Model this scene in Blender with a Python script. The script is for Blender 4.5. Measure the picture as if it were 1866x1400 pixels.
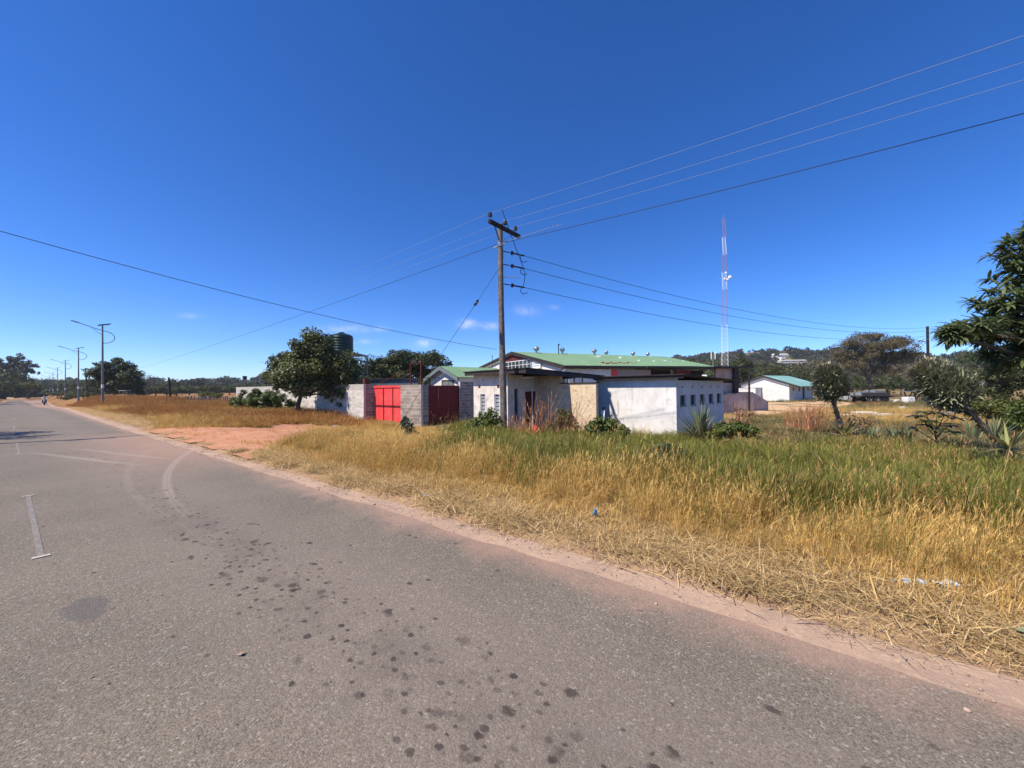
import bpy, bmesh, math, random
import numpy as np
from mathutils import Vector, Matrix
R = math.radians
random.seed(7); RNG = np.random.default_rng(11)
for o in list(bpy.data.objects): bpy.data.objects.remove(o)
S = bpy.context.scene
C = S.collection

# ------------------------------------------------------------------ camera, sky, sun, exposure
PW, PH, F = 1866, 1400, 700.0
YAW, PITCH, ROLL = R(37.2), R(0.57), R(0.56)
EYE = Vector((0, 0, 1.6))
_f0 = Vector((-math.sin(YAW), math.cos(YAW), 0)); _r0 = Vector((math.cos(YAW), math.sin(YAW), 0)); _u0 = Vector((0, 0, 1))
FW = _f0 * math.cos(PITCH) + _u0 * math.sin(PITCH)
_u1 = _u0 * math.cos(PITCH) - _f0 * math.sin(PITCH)
RT = _r0 * math.cos(ROLL) - _u1 * math.sin(ROLL)
UP = _u1 * math.cos(ROLL) + _r0 * math.sin(ROLL)
cam_d = bpy.data.cameras.new('camera'); cam = bpy.data.objects.new('camera', cam_d); C.objects.link(cam)
cam_d.sensor_width = 36; cam_d.lens = 36 * F / PW; cam_d.clip_end = 9000; cam_d.clip_start = 0.05
m = Matrix.Identity(4)
for i in range(3):
    m[i][0], m[i][1], m[i][2], m[i][3] = RT[i], UP[i], -FW[i], EYE[i]
cam.matrix_world = m
S.camera = cam
SUN_EL, SHADOW_AZ = R(52), R(24)            # shadows fall towards +Y, a little +X
world = bpy.data.worlds.new('World'); S.world = world; world.use_nodes = True
wn = world.node_tree; wn.nodes.clear()
_sky = wn.nodes.new('ShaderNodeTexSky'); _sky.sky_type = 'NISHITA'; _sky.sun_disc = False
_sky.sun_elevation = SUN_EL; _sky.sun_rotation = SHADOW_AZ + math.pi
_sky.altitude = 1200; _sky.air_density = 0.75; _sky.dust_density = 0.05; _sky.ozone_density = 6.0
_hs = wn.nodes.new('ShaderNodeHueSaturation'); _hs.inputs['Saturation'].default_value = 1.24; _hs.inputs['Hue'].default_value = 0.510
_bg = wn.nodes.new('ShaderNodeBackground'); _bg.inputs['Strength'].default_value = 0.128
_wo = wn.nodes.new('ShaderNodeOutputWorld')
wn.links.new(_sky.outputs[0], _hs.inputs['Color']); 
# a few thin fair-weather puffs low in the sky
_tc = wn.nodes.new('ShaderNodeTexCoord'); _mask = None
def _w(op, a, b=0.0, c=0.0):
    nd = wn.nodes.new('ShaderNodeMath'); nd.operation = op
    for i, v in enumerate((a, b, c)):
        if hasattr(v, 'is_output'): wn.links.new(v, nd.inputs[i])
        else: nd.inputs[i].default_value = v
    return nd.outputs[0]
_nz = wn.nodes.new('ShaderNodeTexNoise'); _nz.inputs['Scale'].default_value = 55; _nz.inputs['Detail'].default_value = 6; wn.links.new(_tc.outputs['Generated'], _nz.inputs['Vector'])
for px, py, rx, ry, k in ((346, 576, 16, 5, .2), (628, 600, 42, 7, .30), (668, 623, 16, 4, .35), (771, 626, 14, 6, .55), (851, 591, 14, 7, .6), (893, 594, 16, 6, .4), (960, 566, 22, 9, .25), (1010, 560, 10, 5, .12), (690, 600, 16, 4, .2)):
    d = (FW + RT * ((px - PW / 2) / F) + UP * (-(py - PH / 2) / F)).normalized()
    h = RT - d * RT.dot(d); h.normalize(); v = d.cross(h)
    def _dot(q):
        nd = wn.nodes.new('ShaderNodeVectorMath'); nd.operation = 'DOT_PRODUCT'; wn.links.new(_tc.outputs['Generated'], nd.inputs[0]); nd.inputs[1].default_value = q; return nd.outputs['Value']
    c = math.cos(math.atan((px - PW / 2) / F)) / F
    r2 = _w('ADD', _w('POWER', _w('ABSOLUTE', _w('DIVIDE', _dot(h), rx * c)), 2.0), _w('POWER', _w('ABSOLUTE', _w('DIVIDE', _dot(v), ry * c)), 2.0))
    m1 = _w('MULTIPLY', _w('GREATER_THAN', _dot(d), 0.5), _w('EXPONENT', _w('MULTIPLY', r2, -1.0)))
    m1 = _w('MULTIPLY', m1, k); _mask = m1 if _mask is None else _w('ADD', _mask, m1)
_mask = _w('MULTIPLY', _mask, _w('MULTIPLY_ADD', _nz.outputs[0], 2.2, -.5)); _mask = _w('MINIMUM', _w('MAXIMUM', _mask, 0.0), 0.9)
_mx = wn.nodes.new('ShaderNodeMixRGB'); wn.links.new(_mask, _mx.inputs[0]); wn.links.new(_hs.outputs[0], _mx.inputs[1]); _mx.inputs[2].default_value = (5.6, 5.4, 5.6, 1)
wn.links.new(_mx.outputs[0], _bg.inputs['Color']); wn.links.new(_bg.outputs[0], _wo.inputs[0])
sun_d = bpy.data.lights.new('sun', 'SUN'); sun_d.energy = 4.1; sun_d.angle = R(0.53); sun_d.color = (1.0, 0.92, 0.78)
sun = bpy.data.objects.new('sun', sun_d); C.objects.link(sun)
SUN_DIR = Vector((math.sin(SHADOW_AZ) * math.cos(SUN_EL), math.cos(SHADOW_AZ) * math.cos(SUN_EL), -math.sin(SUN_EL)))
sun.rotation_euler = SUN_DIR.to_track_quat('-Z', 'Y').to_euler()
vs = S.view_settings; S.display_settings.display_device = 'sRGB'
vs.view_transform = 'Standard'; vs.look = 'None'; vs.exposure = 0.72; vs.gamma = 1.0; vs.use_curve_mapping = False
S.cycles.max_bounces = 5; S.cycles.diffuse_bounces = 1; S.cycles.transparent_max_bounces = 6

def ray(px, py):
    return FW + RT * ((px - PW / 2) / F) + UP * (-(py - PH / 2) / F)
def at(px, py, Z):
    """world point seen at photo pixel (px, py), Z metres deep along the view axis"""
    return EYE + ray(px, py) * Z
def zat(px, py, Z): return at(px, py, Z).z
def plan(px, Z):
    d = ray(px, 707); return (EYE.x + d.x * Z, EYE.y + d.y * Z)

# ------------------------------------------------------------------ terrain
def sm(t):
    t = np.clip(t, 0, 1); return t * t * (3 - 2 * t)
def yc(x):
    d = np.maximum(-np.asarray(x, float) - 22, 0)
    return np.where(d < 40, 0.027 * d * d / 80, 0.027 * (d - 20))
def rz(x):
    return -0.75 * sm((-np.asarray(x, float) - 48) / 60)
def gz(x, y):
    x = np.asarray(x, float); y = np.asarray(y, float)
    v = y - yc(x)
    w = 0.12 + 0.88 * sm((x + 34) / 18)
    z = rz(x) * (1 - sm((np.abs(v) - 3.6) / 4.0))
    z = z - 0.72 * sm((v - 4.4) / 8) * w - 0.42 * sm((y - 20) / 40) * sm((x + 25) / 20)
    z = z + 0.25 * sm((v - 4) / 4) * sm((-x - 40) / 30)
    z = z - 0.35 * sm((-v - 3.6) / 4)
    z = z + sm((v - 4.3) / 2.5) * 0.05 * (np.sin(x * 1.3 + y * .7) + np.sin(x * .43 - y * 1.1 + 2))
    return z
def g(x, y): return float(gz(x, y))

# ------------------------------------------------------------------ material helpers
class NT:
    def __init__(s, name):
        s.m = bpy.data.materials.new(name); s.m.use_nodes = True; s.t = s.m.node_tree; s.n = s.t.nodes
        s.b = s.n['Principled BSDF']; s.out = s.n['Material Output']
    def add(s, typ, **kw):
        nd = s.n.new('ShaderNode' + typ)
        for k, v in kw.items(): setattr(nd, k, v)
        return nd
    def link(s, a, b): s.t.links.new(a, b)
    def set(s, sock, v):
        if hasattr(v, 'is_output'): s.link(v, sock)
        else: sock.default_value = v
    def math(s, op, a, b=0.0, c=0.0, clamp=False):
        nd = s.add('Math', operation=op, use_clamp=clamp)
        for i, v in enumerate((a, b, c)): s.set(nd.inputs[i], v)
        return nd.outputs[0]
    def mix(s, f, a, b, blend='MIX'):
        nd = s.add('MixRGB', blend_type=blend)
        s.set(nd.inputs[0], f)
        for i, v in ((1, a), (2, b)):
            s.set(nd.inputs[i], v if hasattr(v, 'is_output') else (*v, 1))
        return nd.outputs[0]
    def noise(s, vec, scale, detail=5, rough=.6):
        nd = s.add('TexNoise'); nd.inputs['Scale'].default_value = scale; nd.inputs['Detail'].default_value = detail
        nd.inputs['Roughness'].default_value = rough
        s.link(vec, nd.inputs['Vector']); return nd.outputs[0]
    def ramp(s, v, a, b):
        nd = s.add('MapRange', interpolation_type='SMOOTHSTEP'); s.link(v, nd.inputs[0])
        nd.inputs[1].default_value = a; nd.inputs[2].default_value = b; return nd.outputs[0]
    def bump(s, h, strength, dist=.01):
        nd = s.add('Bump'); nd.inputs['Strength'].default_value = strength; nd.inputs['Distance'].default_value = dist
        s.link(h, nd.inputs['Height']); s.link(nd.outputs[0], s.b.inputs['Normal'])
    def coord(s, which='Object'): return s.add('TexCoord').outputs[which]
    def pos(s): return s.add('NewGeometry').outputs['Position']

def mat(name, c1, c2=None, scale=4, rough=.8, bump=0, bscale=40, spec=.3, metal=0, rnd=0, lo=.35, hi=.65, c3=None, s3=1.2, streak=None, sk=.5):
    n = NT(name); co = n.pos()
    c2 = c2 or tuple(v * .75 for v in c1)
    f = n.ramp(n.noise(co, scale), lo, hi)
    col = n.mix(f, c1, c2)
    if c3: col = n.mix(n.ramp(n.noise(co, s3), .5, .72), col, c3)
    if streak:      # run-off streaks
        mp = n.add('Mapping'); mp.inputs['Scale'].default_value = (1, 1, .10); n.link(co, mp.inputs[0])
        col = n.mix(n.math('MULTIPLY', n.ramp(n.noise(mp.outputs[0], 6.5, 5), .52, .74), sk), col, streak)
    if rnd:
        r = n.add('ObjectInfo').outputs['Random']
        k = n.math('MULTIPLY_ADD', r, 2 * rnd, 1 - rnd)
        comb = n.add('CombineColor')
        for i in range(3): n.link(k, comb.inputs[i])
        col = n.mix(1.0, col, comb.outputs[0], 'MULTIPLY')
    n.link(col, n.b.inputs['Base Color'])
    n.b.inputs['Roughness'].default_value = rough; n.b.inputs['Metallic'].default_value = metal
    n.b.inputs['Specular IOR Level'].default_value = spec
    if bump: n.bump(n.noise(co, bscale, 6), bump)
    return n.m

def leafmat(name, c1, c2, c3=None, rough=.5, spec=.4, trans=.25, rnd=.15):
    """foliage: tone varies leaf by leaf (attribute) and thing by thing"""
    n = NT(name)
    a = n.add('Attribute'); a.attribute_name = 'tone'
    col = n.mix(n.ramp(a.outputs['Fac'], 0.05, 0.9), c1, c2)
    if c3: col = n.mix(n.ramp(a.outputs['Fac'], .93, .95), col, c3)
    r = n.add('ObjectInfo').outputs['Random']
    k = n.math('MULTIPLY_ADD', r, 2 * rnd, 1 - rnd)
    comb = n.add('CombineColor')
    for i in range(3): n.link(k, comb.inputs[i])
    col = n.mix(1.0, col, comb.outputs[0], 'MULTIPLY')
    n.link(col, n.b.inputs['Base Color']); n.b.inputs['Roughness'].default_value = rough
    n.b.inputs['Specular IOR Level'].default_value = spec
    if trans:
        t = n.add('BsdfTranslucent'); n.link(col, t.inputs[0])
        mx = n.add('MixShader'); mx.inputs[0].default_value = trans
        n.link(n.b.outputs[0], mx.inputs[1]); n.link(t.outputs[0], mx.inputs[2]); n.link(mx.outputs[0], n.out.inputs[0])
    return n.m

# ------------------------------------------------------------------ mesh helpers
def npmesh(name, v, quads=None, tris=None, tone=None, smooth=False):
    me = bpy.data.meshes.new(name)
    v = np.asarray(v, np.float32); me.vertices.add(len(v)); me.vertices.foreach_set('co', v.ravel())
    parts, starts, off = [], [], 0
    for arr, k in ((quads, 4), (tris, 3)):
        if arr is not None and len(arr):
            arr = np.asarray(arr, np.int32); parts.append(arr.ravel())
            starts.append(off + np.arange(len(arr)) * k); off += arr.size
    idx = np.concatenate(parts); st = np.concatenate(starts)
    me.loops.add(len(idx)); me.loops.foreach_set('vertex_index', idx)
    me.polygons.add(len(st)); me.polygons.foreach_set('loop_start', st.astype(np.int32))
    if smooth: me.polygons.foreach_set('use_smooth', np.ones(len(st), bool))
    me.update(calc_edges=True)
    if tone is not None:
        at_ = me.attributes.new('tone', 'FLOAT', 'POINT'); at_.data.foreach_set('value', np.asarray(tone, np.float32))
    return me

class MB:
    def __init__(s): s.v = []; s.f = []; s.sm = []
    def add(s, vs_, fs, smooth=False):
        b = len(s.v); s.v += [tuple(p) for p in vs_]
        for f in fs: s.f.append(tuple(b + i for i in f)); s.sm.append(smooth)
        return s
    def box(s, x0, x1, y0, y1, z0, z1):
        v = [(x, y, z) for z in (z0, z1) for y in (y0, y1) for x in (x0, x1)]
        return s.add(v, [(0, 2, 3, 1), (4, 5, 7, 6), (0, 1, 5, 4), (1, 3, 7, 5), (3, 2, 6, 7), (2, 0, 4, 6)])
    def hexa(s, p):   # 8 points: bottom 4 ccw, top 4 ccw
        return s.add(p, [(3, 2, 1, 0), (4, 5, 6, 7), (0, 1, 5, 4), (1, 2, 6, 5), (2, 3, 7, 6), (3, 0, 4, 7)])
    def tube(s, pts, r, n=8, cap=True):
        pts = [Vector(p) for p in pts]; rs = r if isinstance(r, (list, tuple)) else [r] * len(pts)
        rings = []
        for i, p in enumerate(pts):
            d = (pts[min(i + 1, len(pts) - 1)] - pts[max(i - 1, 0)]).normalized()
            a = d.cross(Vector((0, 0, 1)) if abs(d.z) < .9 else Vector((1, 0, 0))).normalized(); b = d.cross(a)
            rings.append([p + (a * math.cos(2 * math.pi * k / n) + b * math.sin(2 * math.pi * k / n)) * rs[i] for k in range(n)])
        v = [q for rg in rings for q in rg]
        f = [(i * n + k, i * n + (k + 1) % n, (i + 1) * n + (k + 1) % n, (i + 1) * n + k) for i in range(len(pts) - 1) for k in range(n)]
        s.add(v, f, True)
        if cap:
            m_ = len(v); s.add(rings[0], [tuple(range(n))[::-1]]); s.add(rings[-1], [tuple(range(n))])
        return s
    def bar(s, a, b, w, h=None):
        """square bar from a to b"""
        a, b = Vector(a), Vector(b); h = h or w; d = (b - a).normalized()
        x = d.cross(Vector((0, 0, 1)) if abs(d.z) < .95 else Vector((0, 1, 0))).normalized(); y = d.cross(x)
        c = [(-w / 2, -h / 2), (w / 2, -h / 2), (w / 2, h / 2), (-w / 2, h / 2)]
        return s.hexa([a + x * i + y * j for i, j in c] + [b + x * i + y * j for i, j in c])
    def lathe(s, prof, n=20, c=(0, 0, 0)):
        v = [(c[0] + r * math.cos(2 * math.pi * k / n), c[1] + r * math.sin(2 * math.pi * k / n), c[2] + z) for r, z in prof for k in range(n)]
        f = [(i * n + k, i * n + (k + 1) % n, (i + 1) * n + (k + 1) % n, (i + 1) * n + k) for i in range(len(prof) - 1) for k in range(n)]
        s.add(v, f, True)
        s.add(v[:n], [tuple(range(n))[::-1]]); s.add(v[-n:], [tuple(range(n))]); return s
    def ball(s, c, r, n=10, sq=(1, 1, 1)):
        prof = [(max(.001, r * math.sin(math.pi * i / n)), -r * math.cos(math.pi * i / n)) for i in range(n + 1)]
        b = len(s.v); s.lathe(prof, n + 4, (0, 0, 0))
        for i in range(b, len(s.v)):
            p = s.v[i]; s.v[i] = (c[0] + p[0] * sq[0], c[1] + p[1] * sq[1], c[2] + p[2] * sq[2])
        return s
    def panel(s, a0, a1, z0, z1, y0, y1, holes=()):
        """wall slab in local x/z between y0 (front) and y1 with rectangular openings (x0,x1,z0,z1)"""
        xs = sorted({a0, a1, *[h[0] for h in holes], *[h[1] for h in holes]})
        zs = sorted({z0, z1, *[h[2] for h in holes], *[h[3] for h in holes]})
        solid = {}
        for i in range(len(xs) - 1):
            for k in range(len(zs) - 1):
                mx, mz = (xs[i] + xs[i + 1]) / 2, (zs[k] + zs[k + 1]) / 2
                solid[i, k] = not any(h[0] < mx < h[1] and h[2] < mz < h[3] for h in holes)
        for (i, k), ok in solid.items():
            if not ok: continue
            x, X, z, Z = xs[i], xs[i + 1], zs[k], zs[k + 1]
            q = [[(x, y0, z), (X, y0, z), (X, y0, Z), (x, y0, Z)], [(X, y1, z), (x, y1, z), (x, y1, Z), (X, y1, Z)]]
            if not solid.get((i - 1, k)): q.append([(x, y1, z), (x, y0, z), (x, y0, Z), (x, y1, Z)])
            if not solid.get((i + 1, k)): q.append([(X, y0, z), (X, y1, z), (X, y1, Z), (X, y0, Z)])
            if not solid.get((i, k - 1)): q.append([(x, y1, z), (X, y1, z), (X, y0, z), (x, y0, z)])
            if not solid.get((i, k + 1)): q.append([(x, y0, Z), (X, y0, Z), (X, y1, Z), (x, y1, Z)])
            for p in q: s.add(p, [(0, 1, 2, 3)])
        return s
    def panel_y(s, b0, b1, z0, z1, x0, x1, holes=()):
        """same, running along local y; x1 is the outer face"""
        t = MB().panel(b0, b1, z0, z1, -x1, -x0, holes)
        return s.add([(-p[1], p[0], p[2]) for p in t.v], t.f)
    def corr(s, p00, p10, p11, p01, n, amp, th=.012):
        """corrugated sheet: ribs run from the p00-p10 edge to the p01-p11 edge"""
        p00, p10, p11, p01 = map(Vector, (p00, p10, p11, p01))
        nm = (p10 - p00).cross(p01 - p00).normalized()
        if nm.z < 0: nm = -nm
        m_ = n * 6; top, bot = [], []
        for i in range(m_ + 1):
            u = i / m_; o = nm * (amp * math.cos(2 * math.pi * i / 6))
            a, b = p00.lerp(p10, u) + o, p01.lerp(p11, u) + o
            top += [a, b]; bot += [a - nm * th, b - nm * th]
        k = len(top)
        f = [(2 * i, 2 * i + 2, 2 * i + 3, 2 * i + 1) for i in range(m_)] + [(k + 2 * i, k + 2 * i + 1, k + 2 * i + 3, k + 2 * i + 2) for i in range(m_)]
        f += [(2 * i, k + 2 * i, k + 2 * i + 2, 2 * i + 2) for i in range(m_)] + [(2 * i + 1, 2 * i + 3, k + 2 * i + 3, k + 2 * i + 1) for i in range(m_)]
        f += [(0, 1, k + 1, k), (2 * m_, k + 2 * m_, k + 2 * m_ + 1, 2 * m_ + 1)]
        return s.add(top + bot, f)
    def mesh(s, name):
        me = bpy.data.meshes.new(name); me.from_pydata(s.v, [], s.f)
        me.polygons.foreach_set('use_smooth', s.sm); me.update()
        bm = bmesh.new(); bm.from_mesh(me); bmesh.ops.recalc_face_normals(bm, faces=bm.faces); bm.to_mesh(me); bm.free()
        return me
    def build(s, name, m_, parent=None, bevel=0):
        me = s.mesh(name); me.materials.append(m_)
        o = link(name, me, parent)
        if bevel:
            b = o.modifiers.new('bevel', 'BEVEL'); b.width = bevel; b.segments = 2; b.limit_method = 'ANGLE'
        return o
def link(name, data, parent=None):
    o = bpy.data.objects.new(name, data); C.objects.link(o)
    if parent is not None: o.parent = parent
    return o
def tag(o, label=None, cat=None, group=None, kind=None):
    for k, v in (('label', label), ('category', cat), ('group', group), ('kind', kind)):
        if v: o[k] = v
    return o
def thing(name, label, cat, loc=(0, 0, 0), rot=0, group=None):
    o = bpy.data.objects.new(name, None); C.objects.link(o); o.empty_display_size = .2
    o.location = loc; o.rotation_euler = (0, 0, rot); return tag(o, label, cat, group)
def copy_tree(o, parent=None):
    c = o.copy(); C.objects.link(c)
    if parent is not None: c.parent = parent
    for ch in list(o.children): copy_tree(ch, c)
    return c
# ------------------------------------------------------------------ ground, road, shoulder, dirt
def sheet(name, xs, ys, zf, m_, kind='structure', keep=None):
    X, Y = np.meshgrid(xs, ys, indexing='ij'); Z = zf(X, Y)
    v = np.stack([X, Y, Z], -1).reshape(-1, 3); nx, ny = len(xs), len(ys)
    i, k = np.meshgrid(np.arange(nx - 1), np.arange(ny - 1), indexing='ij'); a = (i * ny + k).ravel()
    q = np.stack([a, a + ny, a + ny + 1, a + 1], -1)
    if keep is not None:
        c = v[q].mean(1); q = q[keep(c[:, 0], c[:, 1])]
        used = np.unique(q); mp = np.full(len(v), -1); mp[used] = np.arange(len(used)); v = v[used]; q = mp[q]
    me = npmesh(name, v, quads=q, smooth=True); me.materials.append(m_)
    return tag(link(name, me), kind=kind)

def spaced(lo, hi, step, far, growth=1.16):
    c = list(np.arange(lo, hi + 1e-6, step)); s = step; a = hi
    while a < far: s *= growth; a += s; c.append(a)
    s = step; a = lo
    while a > -far: s *= growth; a -= s; c.insert(0, a)
    return np.array(c)

def ground_mat():
    n = NT('ground_soil'); p = n.pos(); sx = n.add('SeparateXYZ'); n.link(p, sx.inputs[0])
    x, y = sx.outputs[0], sx.outputs[1]
    straw, red, olive, soil = (.30, .19, .085), (.27, .125, .05), (.115, .105, .04), (.43, .27, .16)
    big = n.noise(p, .12, 6); mid = n.noise(p, .9, 6); fine = n.noise(p, 9, 8, .7)
    left = n.ramp(n.math('MULTIPLY_ADD', x, -1.0, n.math('MULTIPLY', big, 14)), 30, 42)
    c = n.mix(n.ramp(mid, .35, .65), straw, olive)
    c = n.mix(n.math('MULTIPLY', left, n.ramp(mid, .3, .6)), c, red)
    right = n.ramp(n.math('MULTIPLY_ADD', mid, 6, y), 22, 28)
    right = n.math('MULTIPLY', right, n.ramp(x, -14, -6))
    c = n.mix(right, c, n.mix(n.ramp(n.noise(p, .35, 7), .42, .6), (.17, .145, .055), (.36, .22, .10)))
    edge = n.ramp(n.math('MULTIPLY_ADD', fine, .8, y), 5.3, 4.3)
    c = n.mix(n.math('MULTIPLY', edge, n.ramp(y, -1, 0)), c, soil)
    c = n.mix(n.math('MULTIPLY', n.ramp(fine, .5, .75), .6), c, (.45, .32, .17))
    c = n.mix(n.math('MULTIPLY', n.ramp(fine, .48, .3), .6), c, (.10, .055, .025))
    n.link(c, n.b.inputs['Base Color']); n.b.inputs['Roughness'].default_value = .95; n.b.inputs['Specular IOR Level'].default_value = .1
    n.bump(fine, .9, .06); return n.m

def asphalt_mat():
    n = NT('asphalt'); p = n.pos(); sx = n.add('SeparateXYZ'); n.link(p, sx.inputs[0]); x, y = sx.outputs[0], sx.outputs[1]
    M = n.math
    agg = n.noise(p, 95, 4, .75); agg2 = n.noise(p, 150, 2, .6); big = n.noise(p, .45, 5); mid = n.noise(p, 2.2, 6)
    c = n.mix(n.ramp(big, .35, .65), (.152, .125, .098), (.184, .150, .117))
    def stones(sc, rnd=1.0):
        vo = n.add('TexVoronoi', voronoi_dimensions='2D'); vo.inputs['Scale'].default_value = sc; vo.inputs['Randomness'].default_value = rnd
        wv = n.add('VectorMath', operation='ADD'); nz = n.add('TexNoise'); nz.inputs['Scale'].default_value = sc * 1.3; n.link(p, nz.inputs['Vector'])
        s2 = n.add('VectorMath', operation='SCALE'); n.link(nz.outputs['Color'], s2.inputs[0]); s2.inputs['Scale'].default_value = .9 / sc
        n.link(p, wv.inputs[0]); n.link(s2.outputs[0], wv.inputs[1]); n.link(wv.outputs[0], vo.inputs['Vector'])
        q = n.add('SeparateColor'); n.link(vo.outputs['Color'], q.inputs[0]); return q.outputs[0], q.outputs[1], vo.outputs['Distance']
    s1, s1b, d1 = stones(84); s2_, s2b, d2 = stones(165)
    def mul(cc, lo, hi, f):
        k = M('MULTIPLY_ADD', f, hi - lo, lo); cb = n.add('CombineColor')
        for i in range(3): n.link(k, cb.inputs[i])
        return n.mix(1.0, cc, cb.outputs[0], 'MULTIPLY')
    c = mul(mul(c, .81, 1.19, s1), .74, 1.26, s2_)
    c = n.mix(M('MULTIPLY', M('GREATER_THAN', s1b, .96), .33), c, (.46, .41, .36))
    c = n.mix(M('MULTIPLY', M('LESS_THAN', s2b, .05), .6), c, (.05, .045, .042))
    c = n.mix(n.ramp(agg, .33, .67), n.mix(1.0, c, (.80, .80, .80), 'MULTIPLY'), n.mix(1.0, c, (1.22, 1.22, 1.21), 'MULTIPLY'))
    # pale and dark stones in the wearing course
    c = n.mix(M('MULTIPLY', n.ramp(agg2, .63, .70), .6), c, (.55, .51, .46))
    c = n.mix(M('MULTIPLY', n.ramp(agg2, .36, .30), .55), c, (.05, .047, .046))
    c = n.mix(M('MULTIPLY', n.ramp(mid, .5, .75), .25), c, (.15, .137, .132))
    # tyre-polished, browner wheel paths
    def band(c0, w, jig=.25):
        d = M('ABSOLUTE', M('SUBTRACT', M('MULTIPLY_ADD', M('SUBTRACT', mid, .5), jig, y), c0)); return n.ramp(d, w, w * .15)
    c = n.mix(M('MULTIPLY', band(1.5, 1.0), .35), c, (.225, .178, .150))
    c = n.mix(M('MULTIPLY', M('MULTIPLY', band(1.40, .42, .5), n.ramp(mid, .42, .62)), M('MULTIPLY', n.ramp(x, -12, -3), .32)), c, (.085, .066, .057))
    # pink dust washed in from the shoulder, thicker near the driveway
    dn = M('MULTIPLY_ADD', M('SUBTRACT', mid, .5), 1.1, y)
    dust = M('MULTIPLY', n.ramp(dn, 2.55, 3.2), .5)
    near = M('MULTIPLY', n.ramp(M('ABSOLUTE', M('ADD', x, 15.5)), 7.5, 2), n.ramp(dn, .6, 3.0))
    c = n.mix(M('MAXIMUM', dust, M('MULTIPLY', near, .5)), c, (.46, .27, .19))
    # tyre tracks curving into the driveway
    def arc(cx, cy, r, w):
        d = M('SQRT', M('ADD', M('POWER', M('SUBTRACT', x, cx), 2), M('POWER', M('SUBTRACT', y, cy), 2)))
        d = M('ABSOLUTE', M('SUBTRACT', d, r)); rib = M('ABSOLUTE', M('SINE', M('MULTIPLY', d, 60)))
        a = M('MULTIPLY', n.ramp(d, w, w * .7), M('MULTIPLY_ADD', rib, .6, .4))
        return M('MULTIPLY', M('MULTIPLY', a, n.ramp(x, -5.6, -8.4)), M('MULTIPLY', n.ramp(x, -16.5, -13), n.ramp(y, 8, 5)))
    for cx, cy, r, w, k in ((-5.6, 19.6, 18.2, .075, .22), (-7.6, 20.2, 19.0, .06, .07)):
        c = n.mix(M('MULTIPLY', arc(cx, cy, r, w), k), c, (.52, .42, .37))
    for sl, c0, k in ((.27, 4.85, .2), (.25, 5.3, .15)):   # two pale wheel marks crossing towards the far lane
        d = M('ABSOLUTE', M('SUBTRACT', y, M('MULTIPLY_ADD', x, sl, c0)))
        c = n.mix(M('MULTIPLY', M('MULTIPLY', n.ramp(d, .11, .05), k), M('MULTIPLY', n.ramp(x, -17, -15.2), n.ramp(x, -11, -13))), c, (.5, .42, .38))
    # oil and water drips along the lane
    spread = M('ADD', M('MULTIPLY', band(1.40, .50, .55), 1.0), .03)
    spread = M('MULTIPLY', spread, M('MULTIPLY_ADD', n.ramp(x, -10, -2.5), .75, .25))
    for sc, rad, k, off in ((4.3, .21, .85, .13), (8, .28, .88, .5), (15, .34, .88, .9)):
        mp = n.add('Mapping'); mp.inputs['Location'].default_value = (off, off * 3, 0); mp.inputs['Scale'].default_value = (sc * .72, sc, .01)
        n.link(p, mp.inputs[0]); wob = n.add('VectorMath', operation='ADD'); n.link(mp.outputs[0], wob.inputs[0])
        nz = n.add('TexNoise'); nz.inputs['Scale'].default_value = sc * 2.2; n.link(p, nz.inputs['Vector'])
        sub = n.add('VectorMath', operation='SCALE'); n.link(nz.outputs['Color'], sub.inputs[0]); sub.inputs['Scale'].default_value = .42; n.link(sub.outputs[0], wob.inputs[1])
        vo = n.add('TexVoronoi', voronoi_dimensions='2D'); n.link(wob.outputs[0], vo.inputs['Vector']); vo.inputs['Scale'].default_value = 1.0; vo.inputs['Randomness'].default_value = 1
        sc_ = n.add('SeparateColor'); n.link(vo.outputs['Color'], sc_.inputs[0])
        th = M('MULTIPLY', M('POWER', sc_.outputs[0], 1.35), rad)
        has = M('LESS_THAN', sc_.outputs[1], M('MULTIPLY', spread, 1.25))
        e = M('MULTIPLY', M('MULTIPLY', M('SUBTRACT', th, vo.outputs['Distance']), 10, 0, True), has)
        c = n.mix(M('MULTIPLY', e, M('MULTIPLY_ADD', sc_.outputs[2], k * .72, k * .3)), c, (.035, .027, .024))
    # one dark mended patch
    d = M('SQRT', M('ADD', M('POWER', M('MULTIPLY', M('ADD', x, 4.25), .8), 2), M('POWER', M('MULTIPLY', M('SUBTRACT', y, .36), 1.5), 2)))
    d = M('MULTIPLY_ADD', M('SUBTRACT', n.noise(p, 9), .5), .22, d)
    c = n.mix(M('MULTIPLY', n.ramp(d, .22, .15), .55), c, (.09, .083, .083))
    # fine cracks
    vo = n.add('TexVoronoi', feature='DISTANCE_TO_EDGE'); vo.inputs['Scale'].default_value = .55
    wv = n.add('VectorMath', operation='ADD'); nz = n.add('TexNoise'); nz.inputs['Scale'].default_value = 1.7; nz.inputs['Detail'].default_value = 6; n.link(p, nz.inputs['Vector'])
    n.link(p, wv.inputs[0]); n.link(nz.outputs['Color'], wv.inputs[1]); n.link(wv.outputs[0], vo.inputs['Vector'])
    c = n.mix(M('MULTIPLY', M('MULTIPLY', n.ramp(vo.outputs[0], .008, .001), n.ramp(big, .52, .66)), .22), c, (.07, .06, .056))
    n.link(c, n.b.inputs['Base Color']); n.b.inputs['Roughness'].default_value = .86; n.b.inputs['Specular IOR Level'].default_value = .22
    n.bump(M('ADD', M('MULTIPLY', d1, -.8), M('MULTIPLY', d2, -.5)), .35, .006); return n.m

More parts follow.
